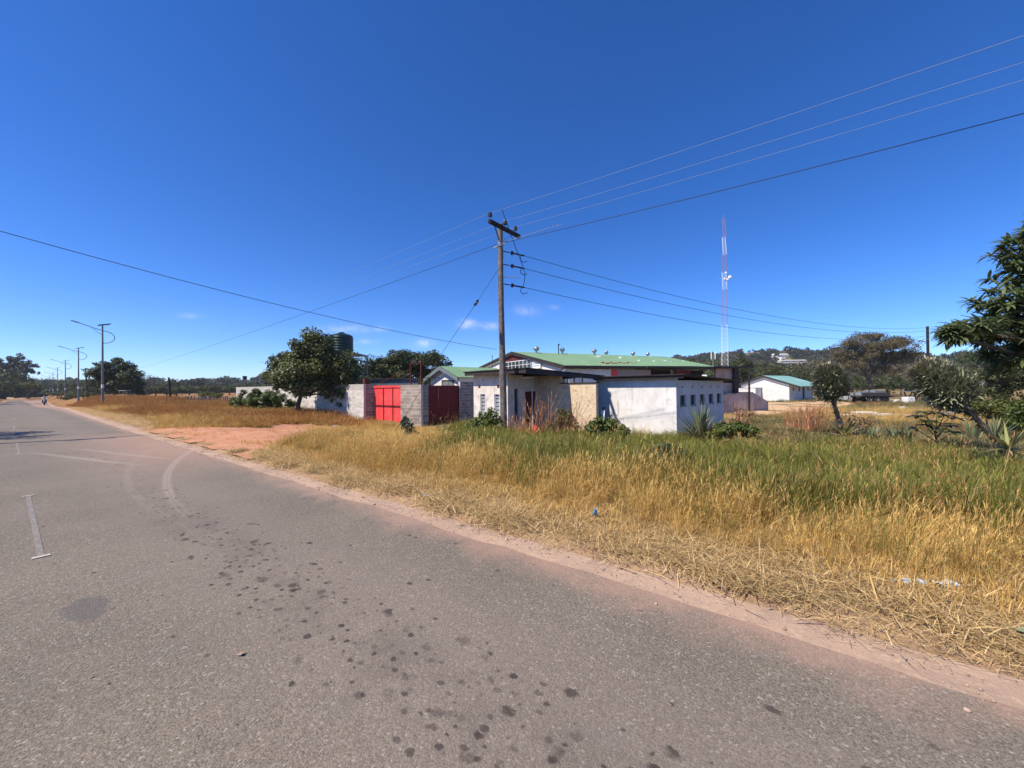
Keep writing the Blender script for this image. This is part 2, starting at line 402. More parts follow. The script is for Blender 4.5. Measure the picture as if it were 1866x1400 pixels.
def dust_mat(name, c1, c2, c3):
    n = NT(name); p = n.pos(); a = n.noise(p, 1.4, 7); b = n.noise(p, 22, 7, .7)
    c = n.mix(n.ramp(a, .35, .65), c1, c2); c = n.mix(n.math('MULTIPLY', n.ramp(b, .5, .72), .7), c, c3)
    c = n.mix(n.math('MULTIPLY', n.ramp(b, .44, .3), .45), c, tuple(v * .55 for v in c2))
    n.link(c, n.b.inputs['Base Color']); n.b.inputs['Roughness'].default_value = .95; n.b.inputs['Specular IOR Level'].default_value = .12
    n.bump(b, .8, .02); return n.m

xs = spaced(-60, 14, .4, 3400); ys = spaced(-6, 30, .4, 3400)
sheet('ground', xs, ys, lambda X, Y: gz(X, Y) - .05 * (np.abs(Y - yc(X)) < 3.6) , ground_mat())
M_ASPH = asphalt_mat()
rx = np.concatenate([np.arange(-190, -60, 1.5), np.arange(-60, 14, .3), np.arange(14, 90, 2.)])
def strip(name, v0, v1, nv, dz, m_, jag0=0, jag1=0):
    vv = np.linspace(0, 1, nv); X = np.repeat(rx[:, None], nv, 1)
    j = lambda a, s: a * (np.sin(rx * 2.1 + s) + np.sin(rx * 5.3 + s * 2) * .6 + np.sin(rx * 11.9 + s * 3) * .4 + RNG.normal(0, .35, len(rx)))
    lo, hi = v0 + j(jag0, 1), v1 + j(jag1, 4)
    V = lo[:, None] * (1 - vv) + hi[:, None] * vv
    Y = V + yc(X); Z = rz(X) + dz - np.where(V > 3.05, (V - 3.05) * .02, 0)
    v = np.stack([X, Y, Z], -1).reshape(-1, 3); i, k = np.meshgrid(np.arange(len(rx) - 1), np.arange(nv - 1), indexing='ij'); a = (i * nv + k).ravel()
    me = npmesh(name, v, quads=np.stack([a, a + nv, a + nv + 1, a + 1], -1), smooth=True); me.materials.append(m_)
    return tag(link(name, me), kind='structure')
M_SHO = dust_mat('pink_dust', (.46, .315, .225), (.37, .255, .19), (.60, .43, .30))
road = strip('road', -3.3, 3.03, 12, 0, M_ASPH, .02, .022)
strip('road_shoulder', 2.96, 3.66, 4, -.022, M_SHO, 0, .13)
strip('road_shoulder', -4.0, -3.2, 4, -.022, M_SHO, .05, 0)

def paint_mat(name, wear):
    n = NT(name); p = n.pos(); M = n.math
    f = n.ramp(n.noise(p, 26, 6, .75), wear - .09, wear + .05)
    c = n.mix(f, (.172, .146, .127), (.30, .27, .245))
    n.link(c, n.b.inputs['Base Color']); n.b.inputs['Roughness'].default_value = .8; n.bump(n.noise(p, 70), .5, .008); return n.m
M_WORN, M_CRISP = paint_mat('worn_paint', .58), mat('crisp_paint', (.56, .51, .47), (.36, .32, .29), scale=30, lo=.3, hi=.6)
for k in range(14):
    x0 = -5.95 - 10.4 * k; x1 = x0 - 3.6
    y0, y1 = .21 + float(yc(x0)), .21 + float(yc(x1)); z0, z1 = float(rz(x0)), float(rz(x1))
    b = MB().add([(x0, y0 - .024, z0 + .004), (x0, y0 + .024, z0 + .004), (x1, y1 + .024, z1 + .004), (x1, y1 - .024, z1 + .004)], [(0, 1, 2, 3)])
    b.build('lane_marking', M_WORN, road)
    for xx, yy, zz, s in ((x0, y0, z0, 1), (x1, y1, z1, -1)):
        MB().add([(xx + .05 * s, yy - .06, zz + .008), (xx + .05 * s, yy + .06, zz + .008), (xx - .01 * s, yy + .055, zz + .008), (xx - .01 * s, yy - .055, zz + .008)], [(0, 1, 2, 3)]).build('marking_end', M_CRISP, road)

def inpoly(poly):
    P = np.array(poly, float)
    def f(x, y):
        x = x + .25 * np.sin(y * 3.1) + .12 * np.sin(y * 9.7 + x); y = y + .25 * np.sin(x * 2.7) + .12 * np.sin(x * 8.9)
        ins = np.zeros(x.shape, bool)
        for a, b in zip(P, np.roll(P, -1, 0)):
            c = ((a[1] > y) != (b[1] > y)) & (x < (b[0] - a[0]) * (y - a[1]) / (b[1] - a[1] + 1e-9) + a[0]); ins ^= c
        return ins
    return f
DRIVE = [(-22.3, 3.45), (-10.6, 3.45), (-11.2, 4.3), (-12.6, 5.6), (-14.2, 8.0), (-16.8, 10.8), (-19.4, 11.8), (-22.6, 12.0), (-23.5, 10.5), (-21.5, 8.0), (-20.6, 6.5), (-21.3, 5)]
M_RED = dust_mat('laterite', (.53, .255, .15), (.44, .205, .12), (.64, .37, .24))
sheet('driveway', np.arange(-25, -10, .16), np.arange(3.4, 13, .16), lambda X, Y: gz(X, Y) + .014 + .012 * np.sin(X * 5) * np.sin(Y * 4), M_RED, keep=inpoly(DRIVE))
M_YARD = dust_mat('pale_dirt', (.56, .37, .21), (.50, .32, .18), (.66, .48, .31))
YARD = [plan(1325, 33), plan(1345, 52), plan(1402, 60), plan(1500, 62), plan(1560, 57), plan(1548, 48), plan(1470, 37), plan(1400, 31)]
sheet('yard_track', np.arange(-14, 14, .4), np.arange(30, 90, .4), lambda X, Y: gz(X, Y) + .03, M_YARD, keep=inpoly(YARD))

# ------------------------------------------------------------------ hills
def hill_h(th):
    """height of the skyline (metres) against bearing from +Y, degrees, left positive"""
    xs_ = [-70, -45, -16, -10, -2, 3.5, 9.5, 16.3, 20, 26, 32, 45, 58, 69, 74.5, 79.5, 90, 100]
    hs_ = [20, 25, 25, 28, 41, 45, 44, 36, 28, 18, 12, 10, 14, 14, 9, 8, 8, 8]
    return np.interp(th, xs_, hs_)
def hills(name, th0, th1, r0, r1, m_):
    th = np.linspace(th0, th1, 220); r = np.linspace(r0, r1, 26)
    T, Rr = np.meshgrid(th, r, indexing='ij'); s = (Rr - r0) / (r1 - r0)
    Z = hill_h(T) * np.where(s < .8, sm(s / .8), 1 - .3 * sm((s - .8) / .2)) + 4 * np.sin(T * 1.9 + Rr * .011) * s - 1.5
    X = -np.sin(np.radians(T)) * Rr; Y = np.cos(np.radians(T)) * Rr
    v = np.stack([X, Y, Z], -1).reshape(-1, 3); n = len(r)
    i, k = np.meshgrid(np.arange(len(th) - 1), np.arange(n - 1), indexing='ij'); a = (i * n + k).ravel()
    me = npmesh(name, v, quads=np.stack([a, a + n, a + n + 1, a + 1], -1), smooth=True); me.materials.append(m_)
    return tag(link(name, me), kind='structure')
M_HILL = mat('hill_scrub', (.075, .075, .038), (.12, .10, .055), scale=.03, rough=1, spec=.05, c3=(.20, .13, .07), s3=.02)
hills('hills', -70, 100, 260, 760, M_HILL)
# ------------------------------------------------------------------ building materials
M_PLASTER = mat('white_plaster', (.78, .75, .72), (.68, .65, .62), scale=1.6, rough=.9, bump=.25, bscale=30, c3=(.60, .56, .51), s3=3.1, streak=(.46, .43, .40), sk=.4)
M_DIRTYW = mat('stained_plaster', (.74, .68, .62), (.60, .54, .48), scale=2.2, rough=.9, bump=.3, bscale=25, c3=(.50, .38, .28), s3=2.6, streak=(.42, .35, .28), sk=.5)
M_OCHRE = mat('rough_ochre_render', (.70, .55, .38), (.60, .45, .30), scale=5, rough=.95, bump=.9, bscale=18, c3=(.40, .28, .18), s3=8)
M_PINKW = mat('pinkish_wall', (.50, .40, .37), (.40, .32, .30), scale=1.2, rough=.9, c3=(.30, .22, .20), s3=.9, streak=(.13, .09, .09), sk=.7)
M_BLOCK = mat('concrete_block', (.36, .295, .25), (.25, .205, .175), scale=14, rough=.95, bump=.7, bscale=60, rnd=.3)
M_BLOCKW = mat('whitewashed_block', (.66, .60, .55), (.50, .455, .41), scale=9, rough=.95, bump=.7, bscale=60, rnd=.18)
M_MORTAR = mat('mortar', (.68, .60, .53), (.56, .49, .43), scale=9, rough=.95, bump=.5, bscale=50)
M_CONC = mat('concrete', (.42, .36, .32), (.30, .25, .225), scale=1.5, rough=.9, bump=.3, c3=(.17, .13, .12), s3=1.7, streak=(.10, .08, .08), sk=.6)
M_GREEN = mat('green_roof_paint', (.165, .275, .155), (.145, .245, .14), scale=.7, rough=.6, spec=.25, c3=(.225, .315, .195), s3=.8, streak=(.125, .20, .12), sk=.5)
M_TEAL = mat('teal_roof_paint', (.19, .34, .32), (.12, .27, .27), scale=.5, rough=.55, c3=(.34, .46, .43), s3=1.4)
M_RUSTROOF = mat('dark_roof_sheet', (.075, .06, .058), (.045, .037, .037), scale=2, rough=.75, c3=(.12, .075, .05), s3=3)
M_FASCIA = mat('dark_fascia', (.045, .033, .033), (.03, .024, .025), scale=3, rough=.7)
M_MAROON = mat('maroon_timber', (.14, .03, .028), (.09, .02, .02), scale=3, rough=.7)
M_REDGATE = mat('red_gate_paint', (.80, .075, .072), (.72, .06, .06), scale=1.6, rough=.5, spec=.4, c3=(.62, .12, .10), s3=2.2, streak=(.45, .06, .05), sk=.45)
M_REDDARK = mat('dull_shaded_red', (.17, .008, .008), (.13, .006, .006), scale=2, rough=.55)  # dull red; the shaded gate's darkness is put into this colour
M_REDPOST = mat('red_oxide', (.15, .03, .024), (.09, .022, .018), scale=5, rough=.7)
M_GLASS = mat('dark_glass', (.045, .055, .06), (.03, .035, .04), rough=.08, spec=.6)
M_LOUV = mat('pale_louvre', (.34, .35, .36), (.22, .23, .24), rough=.25, spec=.6)
M_WFRAME = mat('white_window_frame', (.75, .74, .72), (.66, .65, .63), rough=.5)
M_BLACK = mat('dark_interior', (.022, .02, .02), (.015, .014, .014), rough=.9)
M_GALV = mat('galvanised_steel', (.50, .51, .52), (.40, .41, .42), rough=.38, metal=.85)
M_GREYSHEET = mat('grey_sheet', (.165, .20, .22), (.13, .16, .175), scale=2, rough=.6, c3=(.25, .19, .16), s3=2)
M_TANK = mat('dark_green_plastic', (.008, .036, .030), (.006, .028, .024), rough=.35, spec=.5)
M_WOODPOLE = mat('weathered_pole', (.20, .165, .14), (.115, .095, .085), scale=6, rough=.9, bump=.5, bscale=25, c3=(.27, .235, .20), s3=9)
M_CREOSOTE = mat('creosoted_timber', (.03, .022, .02), (.02, .016, .015), scale=5, rough=.8)
M_PORC = mat('brown_porcelain', (.035, .018, .014), (.025, .014, .012), rough=.15, spec=.6)
M_WIRED = mat('black_cable', (.02, .02, .022), (.02, .02, .022), rough=.6)
M_WIREA = mat('aluminium_wire', (.30, .31, .34), (.26, .27, .30), rough=.7, metal=.1)
M_LAMPPOLE = mat('grey_lamp_steel', (.20, .205, .21), (.16, .165, .17), rough=.5, metal=.3)
M_SOLAR = mat('solar_cell', (.02, .023, .035), (.02, .02, .03), rough=.2, spec=.5)
M_WHITE = mat('white_paint', (.80, .80, .78), (.72, .72, .70), rough=.6)
M_STONE = mat('pale_rubble', (.62, .57, .50), (.50, .45, .39), scale=3, rough=.95, bump=.6, bscale=20, rnd=.1)
M_REDBRICK = mat('red_brick', (.36, .10, .06), (.28, .08, .05), rough=.9, rnd=.2)

# ------------------------------------------------------------------ block walls
_bl = {}
def block_mesh(w, m_):
    k = (round(w, 3), m_.name)
    if k not in _bl:
        me = MB().box(.009, w - .009, 0, .15, .009, .191).mesh('block'); me.materials.append(m_); _bl[k] = me
    return _bl[k]
def block_wall(name, label, cat, p0, p1, zlo, zhi, m_, keep=lambda u, z: True, group=None, ends=True, parts=300):
    """block wall from p0 to p1 (plan); its front is on the right-hand side when walking p0 -> p1"""
    p0, p1 = Vector(p0), Vector(p1); L = (p1 - p0).length; a = math.atan2(p1.y - p0.y, p1.x - p0.x)
    t = thing(name, label, cat, (p0.x, p0.y, zlo), a, group)
    n = int(round(L / .4)); L = n * .4; rows = int(math.ceil((zhi - zlo) / .2)); H = rows * .2
    MB().box(.008, L - .008, .004, .146, 0, H - .008).build('mortar_core', M_MORTAR, t)
    rest, cells = MB(), []
    for r_ in range(rows):
        us = [(0, .2)] + [(.2 + .4 * i, .4) for i in range(n - 1)] + [(L - .2, .2)] if r_ % 2 else [(.4 * i, .4) for i in range(n)]
        for u, w in us: cells.append((u, w, r_ * .2))
    cells.sort(key=lambda c: 0 if keep(c[0], c[2]) else 1)
    for i, (u, w, z) in enumerate(cells):
        dy = RNG.uniform(-.006, .002)
        if i < parts and keep(u, z):
            o = link('block', block_mesh(w, m_), t); o.location = (u, dy, z)
            o.rotation_euler = (0, 0, RNG.normal(0, .002))
        else: rest.box(u + .009, u + w - .009, dy, .15 + dy, z + .009, z + .191)
    if rest.v: tag(rest.build('block', m_, t), kind='stuff')
    return t, H

block_wall('block_wall', 'long pale concrete block boundary wall behind the leafy broad tree', 'wall', (-47.1, 14.5), (-23.5, 14.5), -.85, 1.86, M_BLOCKW,
           keep=lambda u, z: u > 10.4 and z > .55)
gw, _ = block_wall('gate_pier', 'grey block wall stub to the right of the bright red gate', 'wall', (-20.2, 15.0), (-18.2, 15.0), -.95, 1.79, M_BLOCK)
block_wall('block_wall', 'shaded grey block wall between the dark red gate and the white gatehouse', 'wall', (-18.2, 18.25), (-18.2, 21.85), -.95, 1.86, M_BLOCK)
block_wall('block_wall', 'short shaded end of block wall turning in beside the dark red gate', 'wall', (-18.2, 15.16), (-18.2, 15.56), -.95, 1.79, M_BLOCK)
block_wall('block_wall', 'short shaded wall end at the left of the bright red gate', 'wall', (-23.5, 14.66), (-23.5, 15.26), -.85, 1.86, M_REDDARK and M_BLOCK)

# gates
t = thing('metal_gate', 'bright red sheet metal gate with six panels, sunlit, in the block wall', 'gate', (-23.35, 15.22, -.75))
W, H = 3.1, 2.55
for i in range(3):
    for k in range(2):
        MB().box(.05 + i * 1.01, .05 + (i + 1) * 1.01 - .012, 0, .012, .04 + k * 1.22, .04 + (k + 1) * 1.22 - .012).build('sheet_panel', M_REDGATE, t)
for x in (.0, 1.03, 2.04, 3.05): MB().box(x, x + .05, -.035, -.002, .0, H).build('upright', M_REDDARK if 0 < x < 3 else M_REDGATE, t)
MB().box(-.02, 3.14, -.075, -.037, 1.23, 1.28).build('crossbar', M_REDDARK, t)
MB().box(-.02, 3.12, -.05, -.036, 2.44, 2.58).build('top_rail', M_REDGATE, t)
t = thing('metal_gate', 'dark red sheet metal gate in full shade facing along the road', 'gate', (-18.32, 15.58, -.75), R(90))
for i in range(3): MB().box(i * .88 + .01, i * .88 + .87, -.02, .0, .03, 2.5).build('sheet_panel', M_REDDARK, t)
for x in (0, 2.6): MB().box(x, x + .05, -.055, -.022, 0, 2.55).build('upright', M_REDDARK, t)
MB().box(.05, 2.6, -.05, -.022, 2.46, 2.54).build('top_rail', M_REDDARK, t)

# gantry of rusty posts over the gate
t = thing('gate_gantry', 'rusty red posts and slanting bar standing behind the red gate', 'gate frame', (0, 0, 0))
for px, yt, Z in ((748, 662, 26.5), (767, 655, 25.5)):
    a, b = at(px, yt, Z), at(px + .6, 705, Z); b.z = -.8
    MB().tube([b, a], .045, 8).build('post', M_REDPOST, t)
MB().tube([at(679, 704, 26.6), at(716, 687, 26.5), at(748, 673, 26.45)], .018, 6).build('slanting_bar', M_REDPOST, t)
MB().bar(at(746, 663, 26.5), at(769, 661, 25.5), .035).build('crossbar', M_REDPOST, t)
for a_ in ((756, 659, 26),): 
    p = at(*a_); MB().box(p.x - .28, p.x + .28, p.y - .1, p.y + .1, p.z - .09, p.z + .09).build('lamp_box', M_FASCIA, t)
p = at(666, 695, 26.8); MB().box(p.x - .14, p.x + .14, p.y - .14, p.y + .14, -.8, p.z + .2).build('end_post', M_REDPOST, t)

# ------------------------------------------------------------------ gatehouse with porch
GO, GA = (-10.74, 13.82, 0), math.atan2(-.1616, .987)
gh = thing('gatehouse', 'small white gatehouse with slit windows and a dark corrugated porch roof behind the pole', 'gatehouse', GO, GA)
SL = [(-1.98, -1.62, .35, 1.30), (-.93, -.58, .35, 1.30)]
MB().panel(-2.52, 0, -1.2, 2.26, 0, .16, SL + [(-2.12, -1.98, 1.62, 1.72), (-.72, -.56, 1.62, 1.72)]).build('front_wall', M_DIRTYW, gh)
for x0, x1, z0, z1 in SL:
    fr = MB().box(x0, x0 + .03, .05, .09, z0, z1).box(x1 - .03, x1, .05, .09, z0, z1).box(x0 + .03, x1 - .03, .05, .09, z0, z0 + .03).box(x0 + .03, x1 - .03, .05, .09, z1 - .03, z1).build('window', M_WFRAME, gh)
    for i in range(5):
        z = z0 + .05 + i * .18
        MB().hexa([(x0 + .03, .06, z), (x1 - .03, .06, z), (x1 - .03, .075, z + .015), (x0 + .03, .075, z + .015), (x0 + .03, .10, z + .15), (x1 - .03, .10, z + .15), (x1 - .03, .115, z + .165), (x0 + .03, .115, z + .165)]).build('louvre_pane', M_LOUV, fr)
    MB().box(x0, x1, .13, .15, z0, z1).build('backing', M_BLACK, fr)
for x in (-2.05, -.64): MB().box(x - .08, x + .08, -.008, .10, 1.60, 1.74).build('air_brick', M_MAROON, gh)
MB().panel_y(.16, 4.2, -1.2, 2.2, -.16, 0, [(.42, .68, -.05, 1.55), (1.12, 1.96, -.8, 1.42)]).build('porch_side_wall', M_DIRTYW, gh)
MB().box(-.13, -.11, .42, .68, -.05, 1.55).build('window', M_GLASS, gh)
MB().box(-.12, -.08, 1.14, 1.94, -.8, 1.40).build('door', M_MAROON, gh)
MB().panel_y(.16, 4.2, -1.2, 2.2, -2.52, -2.36).build('far_wall', M_DIRTYW, gh)
MB().panel(-2.36, -.16, -1.2, 2.1, 4.04, 4.2).build('rear_wall', M_DIRTYW, gh)
MB().panel(.0, 1.42, -1.2, 2.16, 2.02, 2.18).build('porch_back_wall', M_OCHRE, gh)
MB().panel(1.42, 3.38, -1.2, 1.76, 2.02, 2.18).build('screen_wall', M_OCHRE, gh)
MB().box(1.40, 3.44, 1.98, 2.22, 1.76, 1.81).build('screen_coping', M_FASCIA, gh)
for x in (1.75, 2.15, 2.6): MB().box(x, x + .05, 2.06, 2.11, 1.81, 2.05).build('bracket', M_FASCIA, gh)
MB().corr((-2.8, -.45, 2.41), (1.58, -.45, 2.43), (2.25, 4.5, 2.14), (-2.8, 4.5, 2.14), 44, .022).build('roof', M_RUSTROOF, gh)
MB().box(-2.72, 1.50, -.40, -.34, 2.22, 2.375).build('front_purlin', M_FASCIA, gh)
MB().hexa([(1.52, -.43, 2.20), (1.58, -.43, 2.20), (2.25, 4.4, 1.95), (2.19, 4.4, 1.95), (1.52, -.43, 2.395), (1.58, -.43, 2.395), (2.25, 4.4, 2.12), (2.19, 4.4, 2.12)]).build('barge_board', M_FASCIA, gh)
for y in (1.0, 3.0): MB().box(-2.4, 1.54, y, y + .06, 2.17 - .05 * y, 2.30 - .05 * y).build('purlin', M_FASCIA, gh)
MB().tube([(.22, .55, 2.06), (1.0, .62, 2.05)], .025, 8).build('tube_light', M_WHITE, gh)
MB().tube([(.55, 1.05, -1.0), (.53, 1.05, 1.55)], .022, 6).build('prop', M_WFRAME, gh)
o = MB().box(-.13, .13, -.015, .015, -.22, .2).build('red_board', M_REDGATE)
tag(o, 'small bright red board leaning in the tall dry reeds by the porch', 'board'); o.location = at(975, 784, 15.9); o.rotation_euler = (R(-12), 0, GA)
for i, (px, py, px2, py2, Z, mm, lb) in enumerate(((1082, 765, 1101, 742, 16.4, M_WOODPOLE, 'grey weathered plank leaning against the ochre screen wall'), (1095, 785, 1099, 748, 16.3, M_WHITE, 'white plank leaning upright beside the grey weathered one'))):
    a, b = at(px, py, Z), at(px2, py2, Z + .4); a.z = -.9
    tag(MB().bar(a, b, .16, .03).build('plank', mm), lb, 'plank')

# ------------------------------------------------------------------ white outbuilding
ob = thing('outbuilding', 'white rendered outbuilding with five small dark windows in its shaded side', 'outbuilding', GO, GA)
MB().panel(1.66, 5.72, -1.3, 2.02, 4.56, 4.72).build('front_wall', M_PLASTER, ob)
WY = [5.05 + i * 1.12 for i in range(5)]
HO = [(y - .1, y + .5, .74, 1.20) for y in WY]
MB().panel_y(4.72, 10.4, -1.3, 1.86, 5.56, 5.72, HO).build('side_wall', M_PLASTER, ob)
MB().panel_y(4.72, 10.4, -1.3, 1.86, 1.66, 1.82).build('far_side_wall', M_PLASTER, ob)
MB().panel(1.82, 5.56, -1.3, 1.8, 10.24, 10.4).build('rear_wall', M_PLASTER, ob)
for y0, y1, z0, z1 in HO:
    w = MB().box(5.60, 5.64, y0, y0 + .035, z0, z1).box(5.60, 5.64, y1 - .035, y1, z0, z1).box(5.60, 5.64, y0 + .035, y1 - .035, z0, z0 + .03).box(5.60, 5.64, y0 + .035, y1 - .035, z1 - .03, z1).build('window', M_GREYSHEET, ob)
    MB().box(5.61, 5.625, y0 + .035, y1 - .035, z0 + .03, z1 - .03).build('pane', M_GLASS, w)
    for k in (.2, .4): MB().box(5.66, 5.675, y0 + k - .008, y0 + k + .008, z0, z1).build('burglar_bar', M_FASCIA, w)
    MB().box(5.722, 5.765, y0 - .03, y1 + .03, z0 - .045, z0 - .003).build('sill', M_CONC, w)
    MB().box(5.70, 5.728, y0 + .17, y0 + .27, 1.52, 1.60).build('air_brick', M_BLACK, ob)
MB().corr((1.62, 4.18, 2.10), (6.2, 4.18, 2.09), (6.2, 10.9, 1.90), (1.62, 10.9, 1.90), 46, .022).build('roof', M_RUSTROOF, ob)
for y in (4.26, 7.4, 10.6):
    zz = 2.07 - (y - 4.27) * .0287
    MB().box(1.7, 6.15, y, y + .05, zz - .13, zz - .03).build('purlin', M_FASCIA, ob)
p = (5.0, 7.6); tag(MB().box(-.1, .1, -.07, .07, 0, .1).build('roof_stone', M_WHITE), 'white lump lying on the dark outbuilding roof', 'stone').location = Matrix.Rotation(GA, 4, 'Z') @ Vector((5.9, 7.3, 2.035)) + Vector(GO)

# ------------------------------------------------------------------ warehouse with the long green roof
wh = thing('warehouse', 'long warehouse with a pale green roof and round ridge ventilators', 'warehouse', (0, 0, 0))
RA, RB = at(932, 641, 36), at(1211, 650, 45); EC, ED = at(1028, 666, 29.3), at(1301, 668, 34.6)
LA = RA + (RA - EC); LA.z = 3.75; LB = RB + (RB - ED); LB.z = 3.75
MB().corr(RA, RB, ED, EC, 60, .02).build('roof', M_GREEN, wh)
MB().corr(RA, RB, LB, LA, 60, .02).build('roof', M_GREEN, wh)
dn = Vector((0, 0, 1)); e1 = (EC - RA).normalized(); rd = (RB - RA).normalized(); out = -rd
def plank(name, a, b, h, th, m_, nrm):
    q = [a - dn * h, b - dn * h, b - dn * h + nrm * th, a - dn * h + nrm * th, a, b, b + nrm * th, a + nrm * th]
    return MB().hexa(q).build(name, m_, wh)
plank('barge_board', RA - dn * .03, EC - dn * .03, .24, .05, M_FASCIA, out); plank('barge_board', RA - dn * .03, LA - dn * .03, .24, .05, M_FASCIA, out)
sd = Vector((e1.x, e1.y, 0)).normalized()
plank('fascia', EC - dn * .03, ED - dn * .03, .20, .05, M_FASCIA, sd)
gi = rd * .22                                             # gable wall stands back under the verge
def gw3(a, b, h0, h1, name, m_, off=0.0):                # strip of the gable between plan fractions a..b (0 at left eave, 1 at right)
    P = lambda f: (LA.lerp(RA, f * 2) if f < .5 else RA.lerp(EC, f * 2 - 1)) + gi - out * (-off)
    pa, pb = P(a), P(b); ta, tb = min(h1, pa.z - .1), min(h1, pb.z - .1)
    q = [(pa.x, pa.y, h0), (pb.x, pb.y, h0), (pb.x + rd.x * .15, pb.y + rd.y * .15, h0), (pa.x + rd.x * .15, pa.y + rd.y * .15, h0),
         (pa.x, pa.y, ta), (pb.x, pb.y, tb), (pb.x + rd.x * .15, pb.y + rd.y * .15, tb), (pa.x + rd.x * .15, pa.y + rd.y * .15, tb if False else ta)]
    q[6] = (q[6][0], q[6][1], tb); return MB().hexa(q).build(name, m_, wh)
for f0, f1 in ((.02, .2), (.2, .36), (.36, .5), (.5, .64), (.64, .8), (.8, .955)): gw3(f0, f1, -1.1, 3.2 if .3 < f0 < .6 else 9, 'gable_wall', M_PLASTER)
gw3(.36, .5, 3.20, 9, 'gable_peak', M_MAROON, .05); gw3(.5, .64, 3.2, 9, 'gable_peak', M_MAROON, .05)
# glazed strip: 2 rows of panes in a white frame
def gpt(f, z, o=.09):
    P = (LA.lerp(RA, f * 2) if f < .5 else RA.lerp(EC, f * 2 - 1)) + gi + out * o; return Vector((P.x, P.y, z))
win = tag(MB().bar(gpt(.365, 3.28), gpt(.70, 3.28), .06).bar(gpt(.365, 4.06), gpt(.70, 4.06), .06).build('window', M_WFRAME, wh))
for i in range(9):
    f = .365 + i * (.335 / 8); MB().bar(gpt(f, 3.28, .10), gpt(f, 4.06, .10), .05).build('glazing_bar', M_WFRAME, win)
MB().bar(gpt(.365, 3.67, .10), gpt(.70, 3.67, .10), .04).build('glazing_bar', M_WFRAME, win)
for i in range(8):
    for k in range(2):
        f0 = .365 + i * (.335 / 8); f1 = f0 + .335 / 8; z0 = 3.30 + k * .385
        a, b = gpt(f0 + .003, z0, .07), gpt(f1 - .003, z0, .07)
        MB().hexa([a, b, b + rd * .01, a + rd * .01, a + dn * .36, b + dn * .36, b + dn * .36 + rd * .01, a + dn * .36 + rd * .01]).build('pane', M_GLASS, win)
a, b = gpt(.712, 3.22, .12), gpt(.79, 3.22, .12)
sg = MB().hexa([a, b, b + rd * .03, a + rd * .03, a + dn * .72, b + dn * .72, b + dn * .72 + rd * .03, a + dn * .72 + rd * .03]).build('notice_board', M_WHITE, wh)
M_BLUEP = mat('blue_print', (.16, .30, .48), (.2, .34, .5), rough=.7)
for k in (.22, .40): MB().hexa([p_ + out * .012 + dn * z for z in (k, k + .05) for p_ in (a.lerp(b, .12), a.lerp(b, .88), a.lerp(b, .88) - out * .01, a.lerp(b, .12) - out * .01)]).build('printed_line', M_BLUEP, sg)
MB().tube([gpt(.27, 2.6, .35), gpt(.27, 5.0, .35)], .03, 6).build('mast', M_FASCIA, wh)
# long wall under the eave: render, brick, dark bays and a red door
def lw(f0, f1, z0, z1, name, m_, o=.35, th=.15):
    a, b = EC.lerp(ED, f0) - sd * o, EC.lerp(ED, f1) - sd * o
    q = [Vector((p_.x, p_.y, z)) for z in (z0, z1) for p_ in (a, b, b - sd * th, a - sd * th)]
    return MB().hexa(q).build(name, m_, wh)
zt = EC.z - .25
lw(.02, .30, -1.1, zt, 'long_wall', M_PLASTER); lw(.302, .335, -1.1, zt, 'red_post', M_REDGATE, .30)
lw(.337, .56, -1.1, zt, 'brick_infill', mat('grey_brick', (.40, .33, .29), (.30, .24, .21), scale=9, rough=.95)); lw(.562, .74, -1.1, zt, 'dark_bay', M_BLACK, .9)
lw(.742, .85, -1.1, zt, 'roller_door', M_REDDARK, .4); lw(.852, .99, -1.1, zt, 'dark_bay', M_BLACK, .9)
for f in (.05, .12, .19, .26): lw(f, f + .006, zt - .02, zt + .16, 'rafter_end', M_FASCIA, .12, .1)
# ridge ventilators and flue
for px, py, k in ((972, 641, 1.2), (1019, 643.5, 1.05), (1077, 645, 1.1), (1111, 646.5, .95), (1160, 648.5, 1.0), (1187, 649.5, .9)):
    f = (px - 932) / (1211 - 932); f = f / (f + (1 - f) * 45 / 36.) if True else f
    base = RA.lerp(RB, f) + sd * (.5 if k > 1.04 else -.5); base.z = RA.lerp(RB, f).z - .12
    v_ = MB().lathe([(.10, 0), (.10, .2), (.13, .22), (.13, .24)], 12, base).build('roof_ventilator', M_GALV, wh)
    hd = MB()
    for i in range(14):
        a0 = 2 * math.pi * i / 14; pr = [(.13, .24), (.22, .32), (.25, .42), (.22, .52), (.10, .58)]
        q = [[base + Vector((r_ * k * math.cos(a0 + w), r_ * k * math.sin(a0 + w), z)) for w in (0, .36)] for r_, z in pr]
        vv = [c for pr_ in q for c in pr_]; hd.add(vv, [(2 * j, 2 * j + 1, 2 * j + 3, 2 * j + 2) for j in range(4)], True)
    hd.ball(base + Vector((0, 0, .42)), .20 * k, 8); hd.build('vaned_head', M_GALV, v_)
b = RA.lerp(RB, .24) + sd * .6; MB().tube([b + dn * -.3, b + dn * .75], .05, 8).tube([b + dn * .75 - rd * .05, b + dn * .82 + rd * .14], .06, 8).build('flue_pipe', M_FASCIA, wh)
